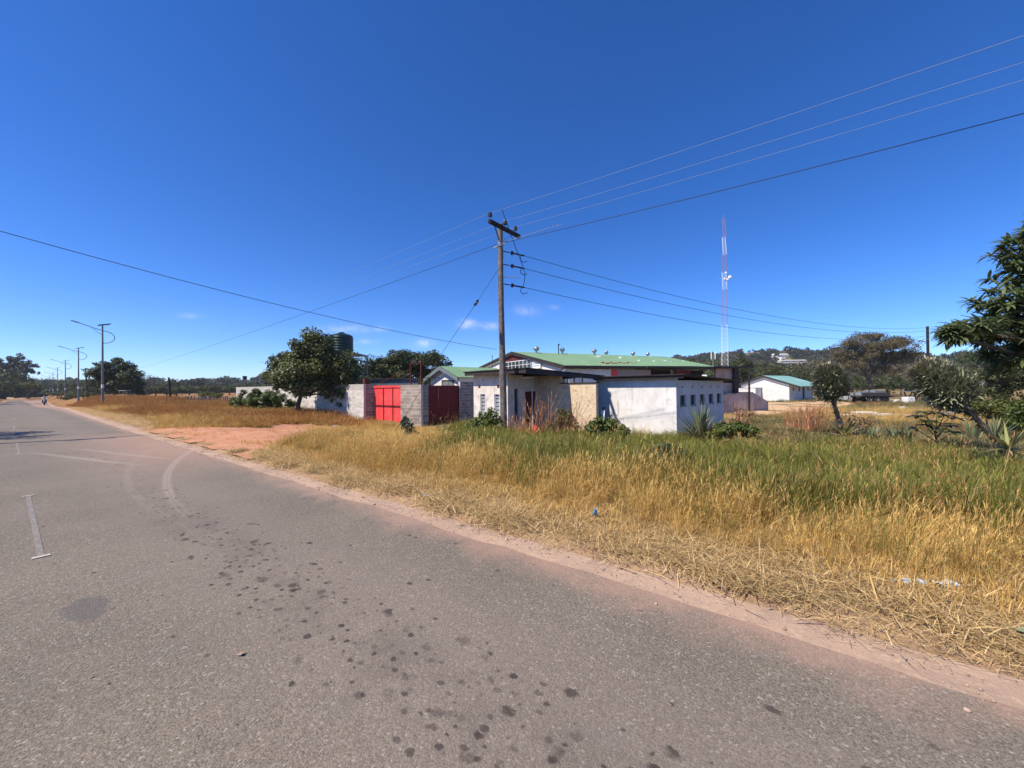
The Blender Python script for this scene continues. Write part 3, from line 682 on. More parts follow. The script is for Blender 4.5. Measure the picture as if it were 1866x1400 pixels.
# lumps holding the sheets down
def on_roof(px, py):
    n_ = (RB - RA).cross(EC - RA).normalized(); d = ray(px, py); k = (RA - EYE).dot(n_) / d.dot(n_); return EYE + d * k + Vector((0, 0, .03))
for px, py in ((1091, 651.5), (1130, 654), (1164, 660), (1191, 661.5), (1212, 661), (1219, 661.5), (1223, 663), (1231, 665.3), (1244, 661.5), (1247, 665)):
    o = MB().box(-.19, .19, -.12, .12, 0, .17).build('roof_block', M_WHITE); o.location = on_roof(px, py); o.rotation_euler = (0, 0, RNG.uniform(0, 3))
    tag(o, 'pale lump of block weighing down the green warehouse roof', 'block', 'pale blocks on the green roof')
for i in range(12):
    px = 1098 + i * 5.3 + RNG.uniform(-1.5, 1.5); o = MB().box(-.16, .16, -.08, .08, 0, .15).build('loose_brick', M_REDBRICK)
    o.location = on_roof(px, 665.2 - (1.4 if i % 3 == 0 else 0)); o.rotation_euler = (0, 0, RNG.uniform(0, 3))
    tag(o, 'broken red brick lying along the eave of the green roof', 'brick', 'red bricks on the green roof eave')

# ------------------------------------------------------------------ loading dock at the end of the warehouse
ld = thing('loading_dock', 'pinkish loading dock with ramp and thin flat canopy at the end of the warehouse', 'loading dock', (0, 0, 0))
def quadblock(name, pts, m_, back=.3, z0=None):
    """upright slab from pixel outline points (px,py,Z) listed bottom-left, bottom-right, top-right, top-left, thickened away from the camera"""
    q = [at(*p_) for p_ in pts]
    if z0 is not None: q[0].z = z0; q[1].z = z0
    n_ = Vector((-RT.y, RT.x, 0)).normalized() * back
    return MB().hexa([q[0], q[1], q[1] + n_, q[0] + n_, q[3], q[2], q[2] + n_, q[3] + n_]).build(name, m_, ld)
quadblock('canopy', [(1180, 671.5, 31.5), (1374, 670.5, 37.5), (1374, 667.6, 37.5), (1180, 667.2, 31.5)], M_FASCIA, 3.2)
quadblock('dock_wall', [(1304, 722, 36.2), (1345, 719, 37.2), (1345, 672, 37.2), (1304, 672, 36.2)], M_PINKW, .25, -1.2)
quadblock('dark_column', [(1338, 722, 36.6), (1346, 720, 36.8), (1346, 671, 36.8), (1338, 671, 36.6)], M_FASCIA, .3, -1.2)
quadblock('canopy_post', [(1364.5, 722, 37.0), (1367, 720, 37.0), (1367, 670, 37.0), (1364.5, 670, 37.0)], M_FASCIA, .12, -1.2)
for yy in (707, 711, 715): 
    MB().tube([at(1347, yy, 37.3), at(1366, yy - .6, 37.3)], .02, 6).build('rail', M_WFRAME, ld)
q = [at(1312, 738.5, 35.6), at(1372, 735, 37.5), at(1400, 733, 39.5)]; top = [at(1312, 719, 35.6), at(1372, 715, 37.5), at(1400, 732, 39.5)]
nb = Vector((-RT.y, RT.x, 0)).normalized() * 2.6; r_ = MB()
for i in (0, 1):
    a0, a1 = q[i].copy(), q[i + 1].copy(); a0.z = a1.z = -1.5
    r_.hexa([a0, a1, a1 + nb, a0 + nb, top[i], top[i + 1], top[i + 1] + nb, top[i] + nb])
r_.build('ramp', M_PINKW, ld)
quadblock('kerb', [(1312, 720.5, 35.55), (1372, 716.8, 37.45), (1372, 714.6, 37.45), (1312, 718.4, 35.55)], M_CONC, .25)

# ------------------------------------------------------------------ small green-roofed house and grey shed behind the gate
A2 = math.atan2(-.16, .987)
O2 = at(809, 690, 33)
hs = thing('small_house', 'small white gabled house with a green roof behind the dark red gate', 'house', (O2.x, O2.y, 0), A2)
ra = zat(809, 667.5, 33); le = ra - 1.0; w2 = 2.6
MB().panel(-2.1, 2.2, -1.2, le + .12, 0, .15, [(-.38, 1.55, 1.75, 2.32)]).build('front_wall', M_PLASTER, hs)
MB().add([(-2.1, 0, le + .12), (2.2, 0, le + .12), (0, 0, ra - .1), (-2.1, .15, le + .12), (2.2, .15, le + .12), (0, .15, ra - .1)], [(0, 1, 2), (5, 4, 3), (0, 2, 5, 3), (2, 1, 4, 5)]).build('gable', M_PLASTER, hs)
wf = MB().box(-.38, 1.55, .06, .09, 1.75, 1.78).box(-.38, 1.55, .06, .09, 2.29, 2.32).box(.55, .60, .06, .09, 1.78, 2.29).box(1.2, 1.24, .06, .09, 1.78, 2.29).build('window', M_GREYSHEET, hs)
MB().box(-.38, 1.55, .095, .11, 1.78, 2.29).build('pane', mat('dusty_pane', (.22, .22, .22), (.16, .16, .16), rough=.3), wf)
for s_ in (-1, 1):
    MB().corr((0, -.45, ra), (0, 6, ra), (s_ * w2, 6, le), (s_ * w2, -.45, le), 24, .02).build('roof', M_GREEN, hs)
    MB().hexa([(0, -.47, ra - .34), (s_ * w2, -.47, le - .30), (s_ * w2, -.43, le - .30), (0, -.43, ra - .34), (0, -.47, ra - .03), (s_ * w2, -.47, le - .03), (s_ * w2, -.43, le - .03), (0, -.43, ra - .03)]).build('barge_board', M_GREYSHEET, hs)
    MB().panel_y(.15, 5.8, -1.2, le, s_ * 2.13 - .07, s_ * 2.13 + .07).build('side_wall', M_PLASTER, hs)
O3 = at(676, 700, 31); O4 = at(762, 700, 29.5)
sh = thing('sheet_shed', 'low grey corrugated shed wall showing above the bright red gate', 'shed', (O3.x, O3.y, 0), math.atan2(O4.y - O3.y, O4.x - O3.x))
L3 = (O4 - O3).length; zt3 = zat(720, 690.5, 30)
MB().corr((0, 0, -1), (L3, 0, -1), (L3, .01, zt3), (0, .01, zt3), 36, .02).build('sheet_wall', M_GREYSHEET, sh)
MB().corr((-.2, -.2, zt3 + .02), (L3 + .2, -.2, zt3 + .02), (L3 + .2, 3, zt3 + .12), (-.2, 3, zt3 + .12), 36, .02).build('roof', M_RUSTROOF, sh)
MB().box(0, L3, -.03, -.022, zt3 - .06, zt3 - .01).build('edge_trim', M_GALV, sh)

# ------------------------------------------------------------------ teal-roofed house
th_ = thing('white_house', 'low white house with a streaked teal roof across the dirt yard', 'house', (-1.95, 80.1, 0), R(-20))
zr, ze = 3.35, 1.75
MB().panel(-7.8, 0, -1.4, ze, 0, .2).build('gable_wall', M_PLASTER, th_)
MB().add([(-7.8, 0, ze), (0, 0, ze), (-3.9, 0, zr - .15), (-7.8, .2, ze), (0, .2, ze), (-3.9, .2, zr - .15)], [(0, 1, 2), (5, 4, 3), (0, 2, 5, 3), (2, 1, 4, 5)]).build('gable', M_PLASTER, th_)
H5 = [(1.4, 2.0, .6, 1.2), (3.6, 4.3, .5, 1.2), (5.2, 6.1, -.9, 1.2), (7.2, 8.0, .6, 1.2)]
MB().panel_y(.2, 9.5, -1.4, ze, -.2, 0, H5).build('side_wall', M_PLASTER, th_)
for i, (a0, a1, b0, b1) in enumerate(H5): MB().box(-.16, -.12, a0, a1, b0, b1).build('door' if i == 2 else 'window', M_GLASS if i != 2 else M_FASCIA, th_)
MB().panel(-7.8, 0, -1.4, ze, 9.3, 9.5).build('rear_wall', M_PLASTER, th_)
MB().corr((-3.9, -.4, zr), (-3.9, 9.9, zr), (1.7, 9.9, ze - .35), (1.7, -.4, ze - .35), 30, .025).build('roof', M_TEAL, th_)
MB().corr((-3.9, -.4, zr), (-3.9, 9.9, zr), (-8.6, 9.9, ze - .1), (-8.6, -.4, ze - .1), 30, .025).build('roof', M_TEAL, th_)
for x1, z1 in ((1.7, ze - .35), (-8.6, ze - .1)):
    MB().hexa([(-3.9, -.45, zr - .22), (x1, -.45, z1 - .2), (x1, -.4, z1 - .2), (-3.9, -.4, zr - .22), (-3.9, -.45, zr - .02), (x1, -.45, z1 - .02), (x1, -.4, z1 - .02), (-3.9, -.4, zr - .02)]).build('barge_board', M_FASCIA, th_)
MB().panel(-7.9, -4.3, -1.4, 1.15, -2.2, -.1).build('annexe', M_PLASTER, th_)
MB().box(-8.0, -4.2, -2.25, 0, 1.15, 1.21).build('annexe_roof', M_CONC, th_)
o = MB().box(-.9, .9, -.5, .5, 0, .75).build('skip_bin', M_FASCIA); tag(o, 'dark low bin standing against the white house wall', 'bin'); p = plan(1404, 72); o.location = (p[0], p[1], g(*p)); o.rotation_euler = (0, 0, R(-20))

# ------------------------------------------------------------------ water tanks on a steel stand
ts = thing('tank_stand', 'steel water tank stand rising behind the leafy broad tree', 'tank stand', (0, 0, 0))
tc = at(623, 640, 35); tc2 = at(601, 640, 37); zb = zat(645, 641, 35)
u_ = Vector((RT.x, RT.y, 0)).normalized(); w_ = Vector((-u_.y, u_.x, 0))
cc = (tc + tc2) / 2; cc.z = 0
pl = [cc + u_ * a + w_ * b for a, b in ((-2.2, -1.6), (2.25, -1.6), (2.25, 1.9), (-2.2, 1.9))]
MB().hexa([Vector((p_.x, p_.y, zb - .22)) for p_ in pl] + [Vector((p_.x, p_.y, zb - .1)) for p_ in pl]).build('platform', M_GREYSHEET, ts)
for p_ in pl: MB().bar((p_.x, p_.y, -1), (p_.x, p_.y, zb - .22), .1).build('leg', M_GREYSHEET, ts)
for a, b in ((0, 1), (1, 2), (2, 3), (3, 0)): MB().bar((pl[a].x, pl[a].y, .2), (pl[b].x, pl[b].y, zb - .4), .05).build('brace', M_GREYSHEET, ts)
for c_, lb in ((tc, 'right-hand dark green ribbed water tank, nearer of the two above the tree'), (tc2, 'dark green water tank half hidden behind the other tank and tree')):
    tk = thing('water_tank', lb, 'water tank', (c_.x, c_.y, zb - .1), 0, 'green water tanks')
    pr = [(.93, 0)]
    for i in range(6): pr += [(.97, .05 + i * .24), (.97, .21 + i * .24), (.94, .24 + i * .24), (.94, .27 + i * .24)]
    MB().lathe(pr + [(.95, 1.5)], 28).build('tank_body', M_TANK, tk)
    MB().lathe([(.95, 1.5), (.80, 1.62), (.45, 1.74), (.26, 1.76)], 28).build('tank_top', M_TANK, tk)
    MB().lathe([(.25, 1.76), (.25, 1.84), (.2, 1.87)], 16).build('lid', M_TANK, tk)
    MB().ball((.55, -.5, 1.66), .13, 8).build('lifting_lug', M_TANK, tk)
# ------------------------------------------------------------------ main utility pole
PX, PY = plan(917, 16.2); PZ = g(PX, PY)
up = thing('utility_pole', 'weathered wooden power pole with crossarm in front of the white gatehouse', 'utility pole', (0, 0, 0))
ptop = at(911.5, 409, 16.2)
pts = [Vector((PX, PY, PZ - .3)).lerp(ptop, f) + Vector((.012 * math.sin(f * 7), .012 * math.cos(f * 5), 0)) for f in np.linspace(0, 1, 14)]
MB().tube(pts, [.155 - .055 * f + .006 * math.sin(f * 40) for f in np.linspace(0, 1, 14)], 14).build('shaft', M_WOODPOLE, up)
na, fa = at(890, 403.5, 15.25), at(945, 432, 17.15); ax = (fa - na).normalized()
off = Vector((.15, -.02, 0)); na, fa = na + off * .3, fa + off * .3
MB().bar(na, fa, .13, .15).build('crossarm', M_CREOSOTE, up, .012)
INS = []
for f in (.03, .50, .86):
    b_ = na.lerp(fa, f) + Vector((0, 0, .07)); i_ = MB().tube([b_, b_ + Vector((0, 0, .16))], .014, 6).build('pin', M_GALV, up)
    MB().lathe([(.03, .0), (.075, .02), (.09, .07), (.06, .09), (.085, .12), (.075, .17), (.035, .20)], 16, b_ + Vector((0, 0, .10))).build('insulator', M_PORC, up)
    INS.append(b_ + Vector((0, 0, .27)))
cl = Vector((PX, PY, PZ)).lerp(ptop, .905); cl.z = zat(914, 447, 16.2)
for f in (.16, .74): MB().bar(na.lerp(fa, f) - Vector((0, 0, .07)), cl + Vector((0, 0, .18)) + ax * (.1 if f > .5 else -.1), .04, .012).build('brace', M_CREOSOTE, up)
MB().tube([cl + Vector((0, 0, -.07)), cl + Vector((0, 0, .07))], .135, 12).bar(cl + Vector((-.36, 0, -.03)), cl + Vector((.3, 0, .03)), .07, .05).build('clamp_band', M_GALV, up)
FAR = at(1690, 600, 40); fx, fy = FAR.x, FAR.y; FARB = g(fx, fy)
SV = []
for py, zf in ((457, zat(1690, 597, 40)), (481, zat(1690, 603, 40)), (517, zat(1690, 612, 40))):
    a = Vector((cl.x, cl.y, zat(914, py, 16.2))); e = Vector((fx, fy, zf)); d = (e - a); d.z = -1.6; d.normalize()
    s_ = MB().tube([a, a + d * .42], .022, 6).lathe([(.02, -.09), (.07, -.05), (.08, 0), (.07, .05), (.02, .09)], 12, a + d * .55).tube([a + d * .6, a + d * 1.15], .035, 8)
    s_.build('strain_insulator', M_PORC, up)
    hk = [a + d * 1.0 + Vector((0, 0, -.02)), a + d * .95 + Vector((0, 0, -.22)), a + d * 1.12 + Vector((0, 0, -.3)), a + d * 1.3 + Vector((0, 0, -.2))]
    MB().tube(hk, .016, 6).build('tail_loop', M_WIRED, up); SV.append((a + d * 1.15, e))
MB().tube([at(945, 506 + 0, 16.2), at(911, 505, 16.2)], .015, 6).build('step_bolt', M_GALV, up)
jp = [(914, 381, 15.6), (923, 404, 15.7), (931, 428, 15.8), (941, 455, 15.9), (950, 478, 16.2), (957, 500, 16.6), (955.5, 513, 17.0), (953, 523, 17.4)]
MB().tube([at(*p) for p in jp], .014, 6).build('jumper_cable', M_WIRED, up)
gy = [at(911, 487, 16.2), at(868, 552, 15.55), at(808, 640, 14.9), at(735, 765, 14.2), at(699, 812, 13.9)]
MB().tube(gy, .008, 6).build('stay_wire', M_WIRED, up)
d = (gy[2] - gy[1]).normalized(); MB().tube([gy[1] - d * .16, gy[1] - d * .1, gy[1] + d * .1, gy[1] + d * .16], [.02, .055, .055, .02], 10).build('stay_insulator', M_PORC, up)
MB().bar(gy[3] - d * .16, gy[3] + d * .16, .09).build('turnbuckle', M_CREOSOTE, up)
MB().box(PX - .17, PX - .155, PY - .2, PY - .1, PZ + 2.3, PZ + 2.6).build('pole_tag', M_GALV, up) if False else None

# ------------------------------------------------------------------ wires: each one a thing
def wire(name, a, b, sag, r, m_, label, n=40, coil=None):
    a, b = Vector(a), Vector(b); P = [a.lerp(b, t) - Vector((0, 0, sag * 4 * t * (1 - t))) for t in np.linspace(0, 1, n)]
    return tag(MB().tube(P, r, 5).build(name, m_, None), label, 'wire')
GRPW = None
def cond(i, p, zl, zr_, sl, sr, r, lab):
    P = []
    xs_ = np.concatenate([np.linspace(-170, p.x, 40), np.linspace(p.x, 45, 30)[1:]])
    for x in xs_:
        if x <= p.x: t = (x + 170) / (p.x + 170); z = zl * (1 - t) + p.z * t - sl * 4 * t * (1 - t); y = p.y + float(yc(x))
        else: t = (x - p.x) / (45 - p.x); z = p.z * (1 - t) + zr_ * t - sr * 4 * t * (1 - t); y = p.y
        P.append((x, y, z))
    tag(MB().tube(P, r, 5).build('power_line', M_WIREA if i < 3 else M_WIRED), lab, 'wire')
labs = ('topmost thin silver power line, over the near end of the crossarm', 'silver power line over the middle crossarm insulator', 'silver power line over the far end of the crossarm')
for i in range(3): cond(i, INS[i], INS[i].z + .2, INS[i].z + .8, 1.8, .8, .0048, labs[i])
cond(3, Vector((cl.x, cl.y - .16, cl.z)), cl.z - .2, cl.z + .7, 1.9, 1.0, .0105, 'thick dark cable clamped to the pole below the crossarm, crossing the whole sky')
c0 = Vector((cl.x + .2, cl.y - .16, cl.z + .02)); hel = []
for i in range(150):
    t = i / 149; x = c0.x + .1 + t * 2.7; zz = cl.z + .01 + (x - c0.x) * .008; r_ = .016 + .03 * max(0, t - .45)
    hel.append((x, c0.y + r_ * math.cos(t * 95), zz + r_ * math.sin(t * 95)))
tag(MB().tube(hel, .009, 5).build('preformed_grip', M_WIREA), 'silver spiral grip wound round the dark cable beside the pole', 'cable grip')
for (a, e), lb in zip(SV, ('upper of the three dark service wires running from the pole to the right', 'middle of the three dark service wires running from the pole to the right', 'lowest of the three dark service wires running from the pole to the right')):
    wire('service_wire', a, e, 1.15, .011, M_WIRED, lb)
LP = Vector((-22.1, -4.4, 0))
wire('service_wire', (LP.x, LP.y, 7.9), at(905, 637, 28), .55, .013, M_WIRED, 'dark service wire dropping from the left edge of the sky to the warehouse gable')
# small wires at the far right pole
wire('service_wire', (fx, fy, zat(1690, 597, 40)), at(1990, 610, 20), .5, .008, M_WIRED, 'thin wire running right from the dark pole behind the shrubs into the mango tree')

def plain_pole(name, label, base, top, r0, r1, m_, arm=None):
    t = thing(name, label, 'utility pole', (0, 0, 0))
    b, tp = Vector(base), Vector(top); MB().tube([b - Vector((0, 0, .2)), b.lerp(tp, .5), tp], [r0, (r0 + r1) / 2, r1], 10).build('shaft', m_, t)
    if arm:
        a0, a1 = arm; MB().bar(a0, a1, .1, .12).build('crossarm', M_CREOSOTE, t)
        for f in (.04, .5, .96): MB().tube([Vector(a0).lerp(Vector(a1), f) + Vector((0, 0, .05)), Vector(a0).lerp(Vector(a1), f) + Vector((0, 0, .25))], .045, 8).build('insulator', M_PORC, t)
    return t
plain_pole('utility_pole', 'dark creosoted pole rising behind the leaning shaggy tree on the right', (fx, fy, FARB), at(1690, 595, 40), .13, .11, M_CREOSOTE)
plain_pole('utility_pole', 'wooden power pole across the road beyond the left edge', (LP.x, LP.y, -.3), (LP.x, LP.y, 9.3), .14, .10, M_WOODPOLE, ((LP.x - .1, LP.y - .9, 9.1), (LP.x - .1, LP.y + .9, 9.1)))
a = plan(160, 88); plain_pole('utility_pole', 'small leaning pole with a T crossarm left of the round mango tree', (a[0], a[1], g(*a)), at(155.5, 671, 88), .17, .13, M_CREOSOTE, (at(147.5, 673.5, 88), at(167, 673, 88)))
a = plan(311, 52); t = thing('post', 'burnt black leaning post standing in the dry field', 'post'); b0 = Vector((a[0], a[1], g(*a)))
MB().tube([b0, b0.lerp(at(307.5, 688, 52), .5), at(307.5, 688, 52)], [.15, .13, .11], 9).build('shaft', M_CREOSOTE, t)
a = plan(446, 45); t = thing('floodlight', 'dark box floodlight on a thin pole above the pale wall end', 'floodlight'); tp = at(446, 692, 45)
MB().tube([(a[0], a[1], -.5), tp], .04, 6).build('mast', M_GREYSHEET, t); MB().box(tp.x - .2, tp.x + .2, tp.y - .16, tp.y + .16, tp.z - .02, tp.z + .42).build('lamp_box', M_FASCIA, t)

# ------------------------------------------------------------------ solar street lights
def street_light():
    t = thing('street_light', '', 'street light', (0, 0, 0), 0, 'solar street lights along the road')
    MB().tube([(0, 0, -.3), (0, 0, 4.2), (0, 0, 8.9)], [.115, .095, .06], 12).build('pole', M_LAMPPOLE, t)
    MB().tube([(0, 0, 0), (0, 0, .28)], .16, 10).build('base_collar', M_LAMPPOLE, t)
    a = [(0, .0, 6.9)] + [(0, .95 * math.sin(w), 7.55 - .68 * math.cos(w)) for w in np.linspace(.35, 2.75, 9)] + [(0, -.05, 8.28), (0, -.85, 8.55), (0, -1.8, 8.92)]
    MB().tube(a, .035, 8).build('curved_arm', M_LAMPPOLE, t)
    MB().tube([(0, -.05, 7.75), (0, -.75, 8.43)], .022, 6).build('strut', M_LAMPPOLE, t)
    MB().hexa([(-.13, -1.75, 8.86), (.13, -1.75, 8.86), (.11, -2.3, 9.03), (-.11, -2.3, 9.03), (-.13, -1.75, 8.95), (.13, -1.75, 8.95), (.11, -2.3, 9.10), (-.11, -2.3, 9.10)]).build('lamp_head', M_LAMPPOLE, t)
    MB().hexa([(-.55, -.35, 8.78), (.55, -.35, 8.78), (.55, .6, 9.02), (-.55, .6, 9.02), (-.55, -.35, 8.83), (.55, -.35, 8.83), (.55, .6, 9.07), (-.55, .6, 9.07)]).build('solar_panel', M_SOLAR, t)
    MB().tube([(0, 0, 1.95), (0, 0, 2.35)], .116, 12).build('white_band', M_WHITE, t)
    return t
sl0 = street_light()
lamps = [(187, 42), (143, 65.3), (119, 91), (105, 119), (96.5, 147), (90, 176), (85, 205), (80.5, 234), (77, 262), (73, 292)]
words = ['tallest and nearest grey solar street light, with a white band low on its pole', 'second grey solar street light along the road, standing by the small bushes', 'third grey solar street light along the road', 'fourth grey solar street light along the road', 'fifth grey solar street light along the road'] + ['small far grey street light where the road meets the dark trees'] * 5
for i, (px, Z) in enumerate(lamps):
    o = sl0 if i == 0 else copy_tree(sl0)
    p = plan(px, Z); zb_ = .05 if i < 1 else (.2 if i < 3 else .3); o.location = (p[0], p[1], zb_); o['label'] = words[i]
    o.rotation_euler = (0, R(-.4) if i == 0 else 0, R(2 + .5 * i))

# ------------------------------------------------------------------ lattice tower
M_TRED = mat('hazed_tower_red', (.36, .17, .15), (.32, .15, .13), rough=.6); M_TWHITE = mat('tower_white', (.82, .82, .80), (.76, .76, .74), rough=.6)  # mast red is greyed, so distance haze is in the colour
tw = thing('lattice_tower', 'tall slender red and white lattice radio mast on the hill side', 'radio mast', (0, 0, 0)); TZ = 175
secs = [(672, 640, M_TWHITE), (640, 592, M_TWHITE), (592, 527, M_TRED), (527, 496, M_TWHITE), (496, 464, M_TRED), (464, 432, M_TWHITE), (432, 399, M_TRED)]
wd = lambda py: .50 + (py - 399) / 273 * .80
for y0, y1, mm in secs:
    b = MB(); c0, c1 = at(1321, y0, TZ), at(1318.5 + (y1 - 399) / 273 * 2.5, y1, TZ); n_ = max(2, int(round((y0 - y1) / 8)))
    cs = lambda f: (c0.lerp(c1, f), wd(y0 + (y1 - y0) * f))
    K = [(-1, -1), (1, -1), (1, 1), (-1, 1)]
    pt = lambda f, k: cs(f)[0] + Vector((K[k % 4][0] * cs(f)[1], K[k % 4][1] * cs(f)[1], 0))
    for k in range(4): b.bar(pt(0, k), pt(1, k), .065)
    for i in range(n_):
        for k in range(4):
            b.bar(pt(i / n_, k), pt((i + 1) / n_, k + 1), .03); b.bar(pt(i / n_, k + 1), pt((i + 1) / n_, k), .03)
            b.bar(pt(i / n_, k), pt(i / n_, k + 1), .04)
    b.build('lattice_section', mm, tw)
MB().tube([at(1318.5, 399, TZ), at(1318.3, 390, TZ)], .06, 6).build('lightning_rod', M_TRED, tw)
for px, py, r_ in ((1330, 505.5, .75), (1326, 509.5, .4), (1323, 497.5, .45), (1320.5, 508.5, .45)):
    c = at(px, py, TZ - 1.2); dv = Vector((.2, -1, 0)).normalized(); b = MB().lathe([(.02, -.25 * r_), (.6 * r_, -.18 * r_), (r_, .1 * r_), (r_, .3 * r_), (.02, .32 * r_)], 18)
    rot = Vector((0, 0, 1)).rotation_difference(dv).to_matrix(); b.v = [tuple(c + rot @ Vector(p)) for p in b.v]; b.build('dish', M_TWHITE, tw)
a = plan(1300, 120); t = thing('antenna_mast', 'thin grey aerial mast behind the right end of the green roof', 'aerial mast'); 
MB().tube([(a[0], a[1], -1), at(1299.5, 641, 120)], .14, 6).build('mast', M_GREYSHEET, t)
for px in (1296, 1303): MB().bar(at(px, 641, 120), at(px, 655, 120), .22, .15).build('aerial_panel', M_WHITE, t)

# ------------------------------------------------------------------ flatbed trailer, car, signs, rubble
TP = plan(1580, 56); TZ0 = g(*TP)
tr = thing('flatbed_trailer', 'dark rusty flatbed trailer loaded with grey scrap, parked on the dirt', 'trailer', (TP[0], TP[1], TZ0), YAW + R(6))
M_TYRE = mat('tyre_rubber', (.03, .028, .027), (.05, .045, .042), rough=.9); M_RIM = mat('dusty_rim', (.55, .50, .44), (.42, .37, .32), rough=.7)
M_STEEL = mat('dark_steel', (.06, .052, .052), (.04, .036, .036), rough=.7, c3=(.12, .07, .045), s3=4)
MB().box(-2.2, 2.3, -1.2, 1.2, 1.02, 1.16).box(-2.2, 3.6, -.55, -.40, .82, 1.02).box(-2.2, 3.6, .40, .55, .82, 1.02).build('deck', M_STEEL, tr)
MB().box(-2.2, 2.3, -1.24, -1.205, 1.06, 1.55).build('side_board', M_STEEL, tr); MB().box(-2.2, 2.3, 1.205, 1.24, 1.06, 1.45).build('side_board', M_STEEL, tr)
hb = MB()
for y in (-1.15, 0, 1.15): hb.bar((-2.15, y, 1.16), (-2.15, y, 2.2), .07)
hb.bar((-2.15, -1.2, 2.2), (-2.15, 1.2, 2.2), .07).bar((-1.0, -1.15, 1.16), (-1.0, -1.15, 2.1), .09).bar((-2.15, -1.15, 2.12), (-1.0, -1.15, 2.1), .05); hb.build('headboard', M_STEEL, tr)
MB().box(2.3, 3.9, -.9, .9, 1.10, 1.18).build('tail_ramp', M_STEEL, tr)
MB().box(1.15, 2.2, -1.1, 1.1, .25, .95).build('rear_box', M_FASCIA, tr)
for x in (-.75, .42):
    for y in (-1.05, 1.05):
        b = MB(); s_ = .26 * (1 if y > 0 else -1)
        for k in range(1): b.lathe([(.30, -.13), (.46, -.13), (.52, -.08), (.52, .08), (.46, .13), (.30, .13)], 20)
        b.v = [(x + p[0], y + p[2], .52 + p[1]) for p in b.v]; w = b.build('wheel', M_TYRE, tr)
        b = MB().lathe([(.30, -.12), (.28, -.125), (.12, -.07), (.10, -.15), (.02, -.15), (.02, .1), (.30, .1)], 20)
        b.v = [(x + p[0], y + p[2], .52 + p[1]) for p in b.v]; b.build('rim', M_RIM, w)
for x0, x1, y0, z1 in ((-1.4, .9, -.7, 1.75), (.2, 1.9, -.9, 1.95), (-1.9, -.9, -.9, 1.6)):
    tag(MB().hexa([(x0, y0, 1.17), (x1, y0, 1.17), (x1, .9, 1.17), (x0, .9, 1.17), (x0 + .15, y0 + .1, z1), (x1 - .05, y0, z1 - .12), (x1 - .1, .7, z1), (x0 + .1, .8, z1 - .1)]).build('scrap_load', M_GREYSHEET, tr))
CP = plan(1551, 61); cz = g(*CP)
car = thing('car', 'low white car body with dark wheel arches beyond the trailer', 'car', (CP[0], CP[1], cz), YAW + R(5))
sec = [(-1.9, .35, .62), (-1.75, .30, .80), (-.9, .28, .88), (-.35, .28, 1.20), (.9, .28, 1.22), (1.5, .28, .95), (2.0, .32, .88), (2.1, .4, .6)]
b = MB(); v = []
for x, z0, z1 in sec:
    wd_ = .78 if z1 < 1 else .68; v += [(x, -.8, z0), (x, .8, z0), (x, .8, min(z1, .82)), (x, wd_ * .85, z1), (x, -wd_ * .85, z1), (x, -.8, min(z1, .82))]
f = [(6 * i + k, 6 * i + (k + 1) % 6, 6 * i + 6 + (k + 1) % 6, 6 * i + 6 + k) for i in range(len(sec) - 1) for k in range(6)] + [tuple(range(6))[::-1], tuple(range(42, 48))]
b.add(v, f).build('body', M_WHITE, car)
MB().box(-.28, .85, -.74, -.70, .90, 1.14).build('side_window', M_GLASS, car)
for x in (-1.2, 1.35):
    for y in (-.76, .76):
        b = MB().lathe([(.10, -.09), (.28, -.09), (.31, -.05), (.31, .05), (.28, .09), (.10, .09)], 16); b.v = [(x + p[0], y + p[2], .31 + p[1]) for p in b.v]; w = b.build('wheel', M_TYRE, car)
        b = MB().lathe([(.19, -.10), (.05, -.08), (.02, -.08), (.02, .05), (.19, .05)], 14); b.v = [(x + p[0], y + p[2], .31 + p[1]) for p in b.v]; b.build('rim', M_RIM, w)
BP = plan(1654.5, 54)
wb = thing('white_tank', 'square white plastic container standing in the dry grass by the trailer', 'container', (BP[0], BP[1], g(*BP)), YAW)
MB().box(-.5, .5, -.45, .45, .05, .98).build('body', M_WHITE, wb, .05); MB().box(-.09, .13, -.462, -.452, .68, .76).build('handle_slot', M_FASCIA, wb); MB().box(-.52, .52, -.47, .47, 0, .05).build('base', M_STONE, wb)
RUB = [(1545, 752.5, 30, 1.2, .25), (1572, 751, 31, 1.5, .33), (1566, 748, 34, 1.3, .3), (1607, 753.5, 30, 1.7, .3), (1630, 753, 30.5, 1.6, .18), (1649, 755, 30.5, .9, .14), (1645, 742, 41, .95, .35), (1634, 725, 54, 1.2, .7), (1625, 719, 60, .6, .4), (1715, 748, 31, .55, .4), (1730, 747, 32, .5, .3), (1728, 755, 29, .35, .2), (1658, 745, 38, .3, .2), (1628, 771, 24, .2, .2), (1610, 765, 25, .25, .15), (1603, 773, 24, .2, .1)]
def rock(name, label, cat, loc, sx_, sy_, sz_, m_, seed, group=None):
    rg = np.random.default_rng(seed); bm = bmesh.new(); bmesh.ops.create_icosphere(bm, subdivisions=2, radius=1)
    nn = rg.normal(0, 1, (4, 3))
    for v in bm.verts:
        k = 1 + .16 * sum(math.sin(3 * v.co.dot(Vector(q)) + i) for i, q in enumerate(nn)) / 2; v.co = Vector((max(-.8, min(.8, v.co.x * k)) * sx_, max(-.8, min(.8, v.co.y * k)) * sy_, max(-.5, min(.7, v.co.z * k)) * sz_))
    me = bpy.data.meshes.new(name); bm.to_mesh(me); bm.free(); me.materials.append(m_); o = link(name, me); o.location = loc; o.rotation_euler = (0, 0, rg.uniform(-.4, .4) + YAW); return tag(o, label, cat, group)
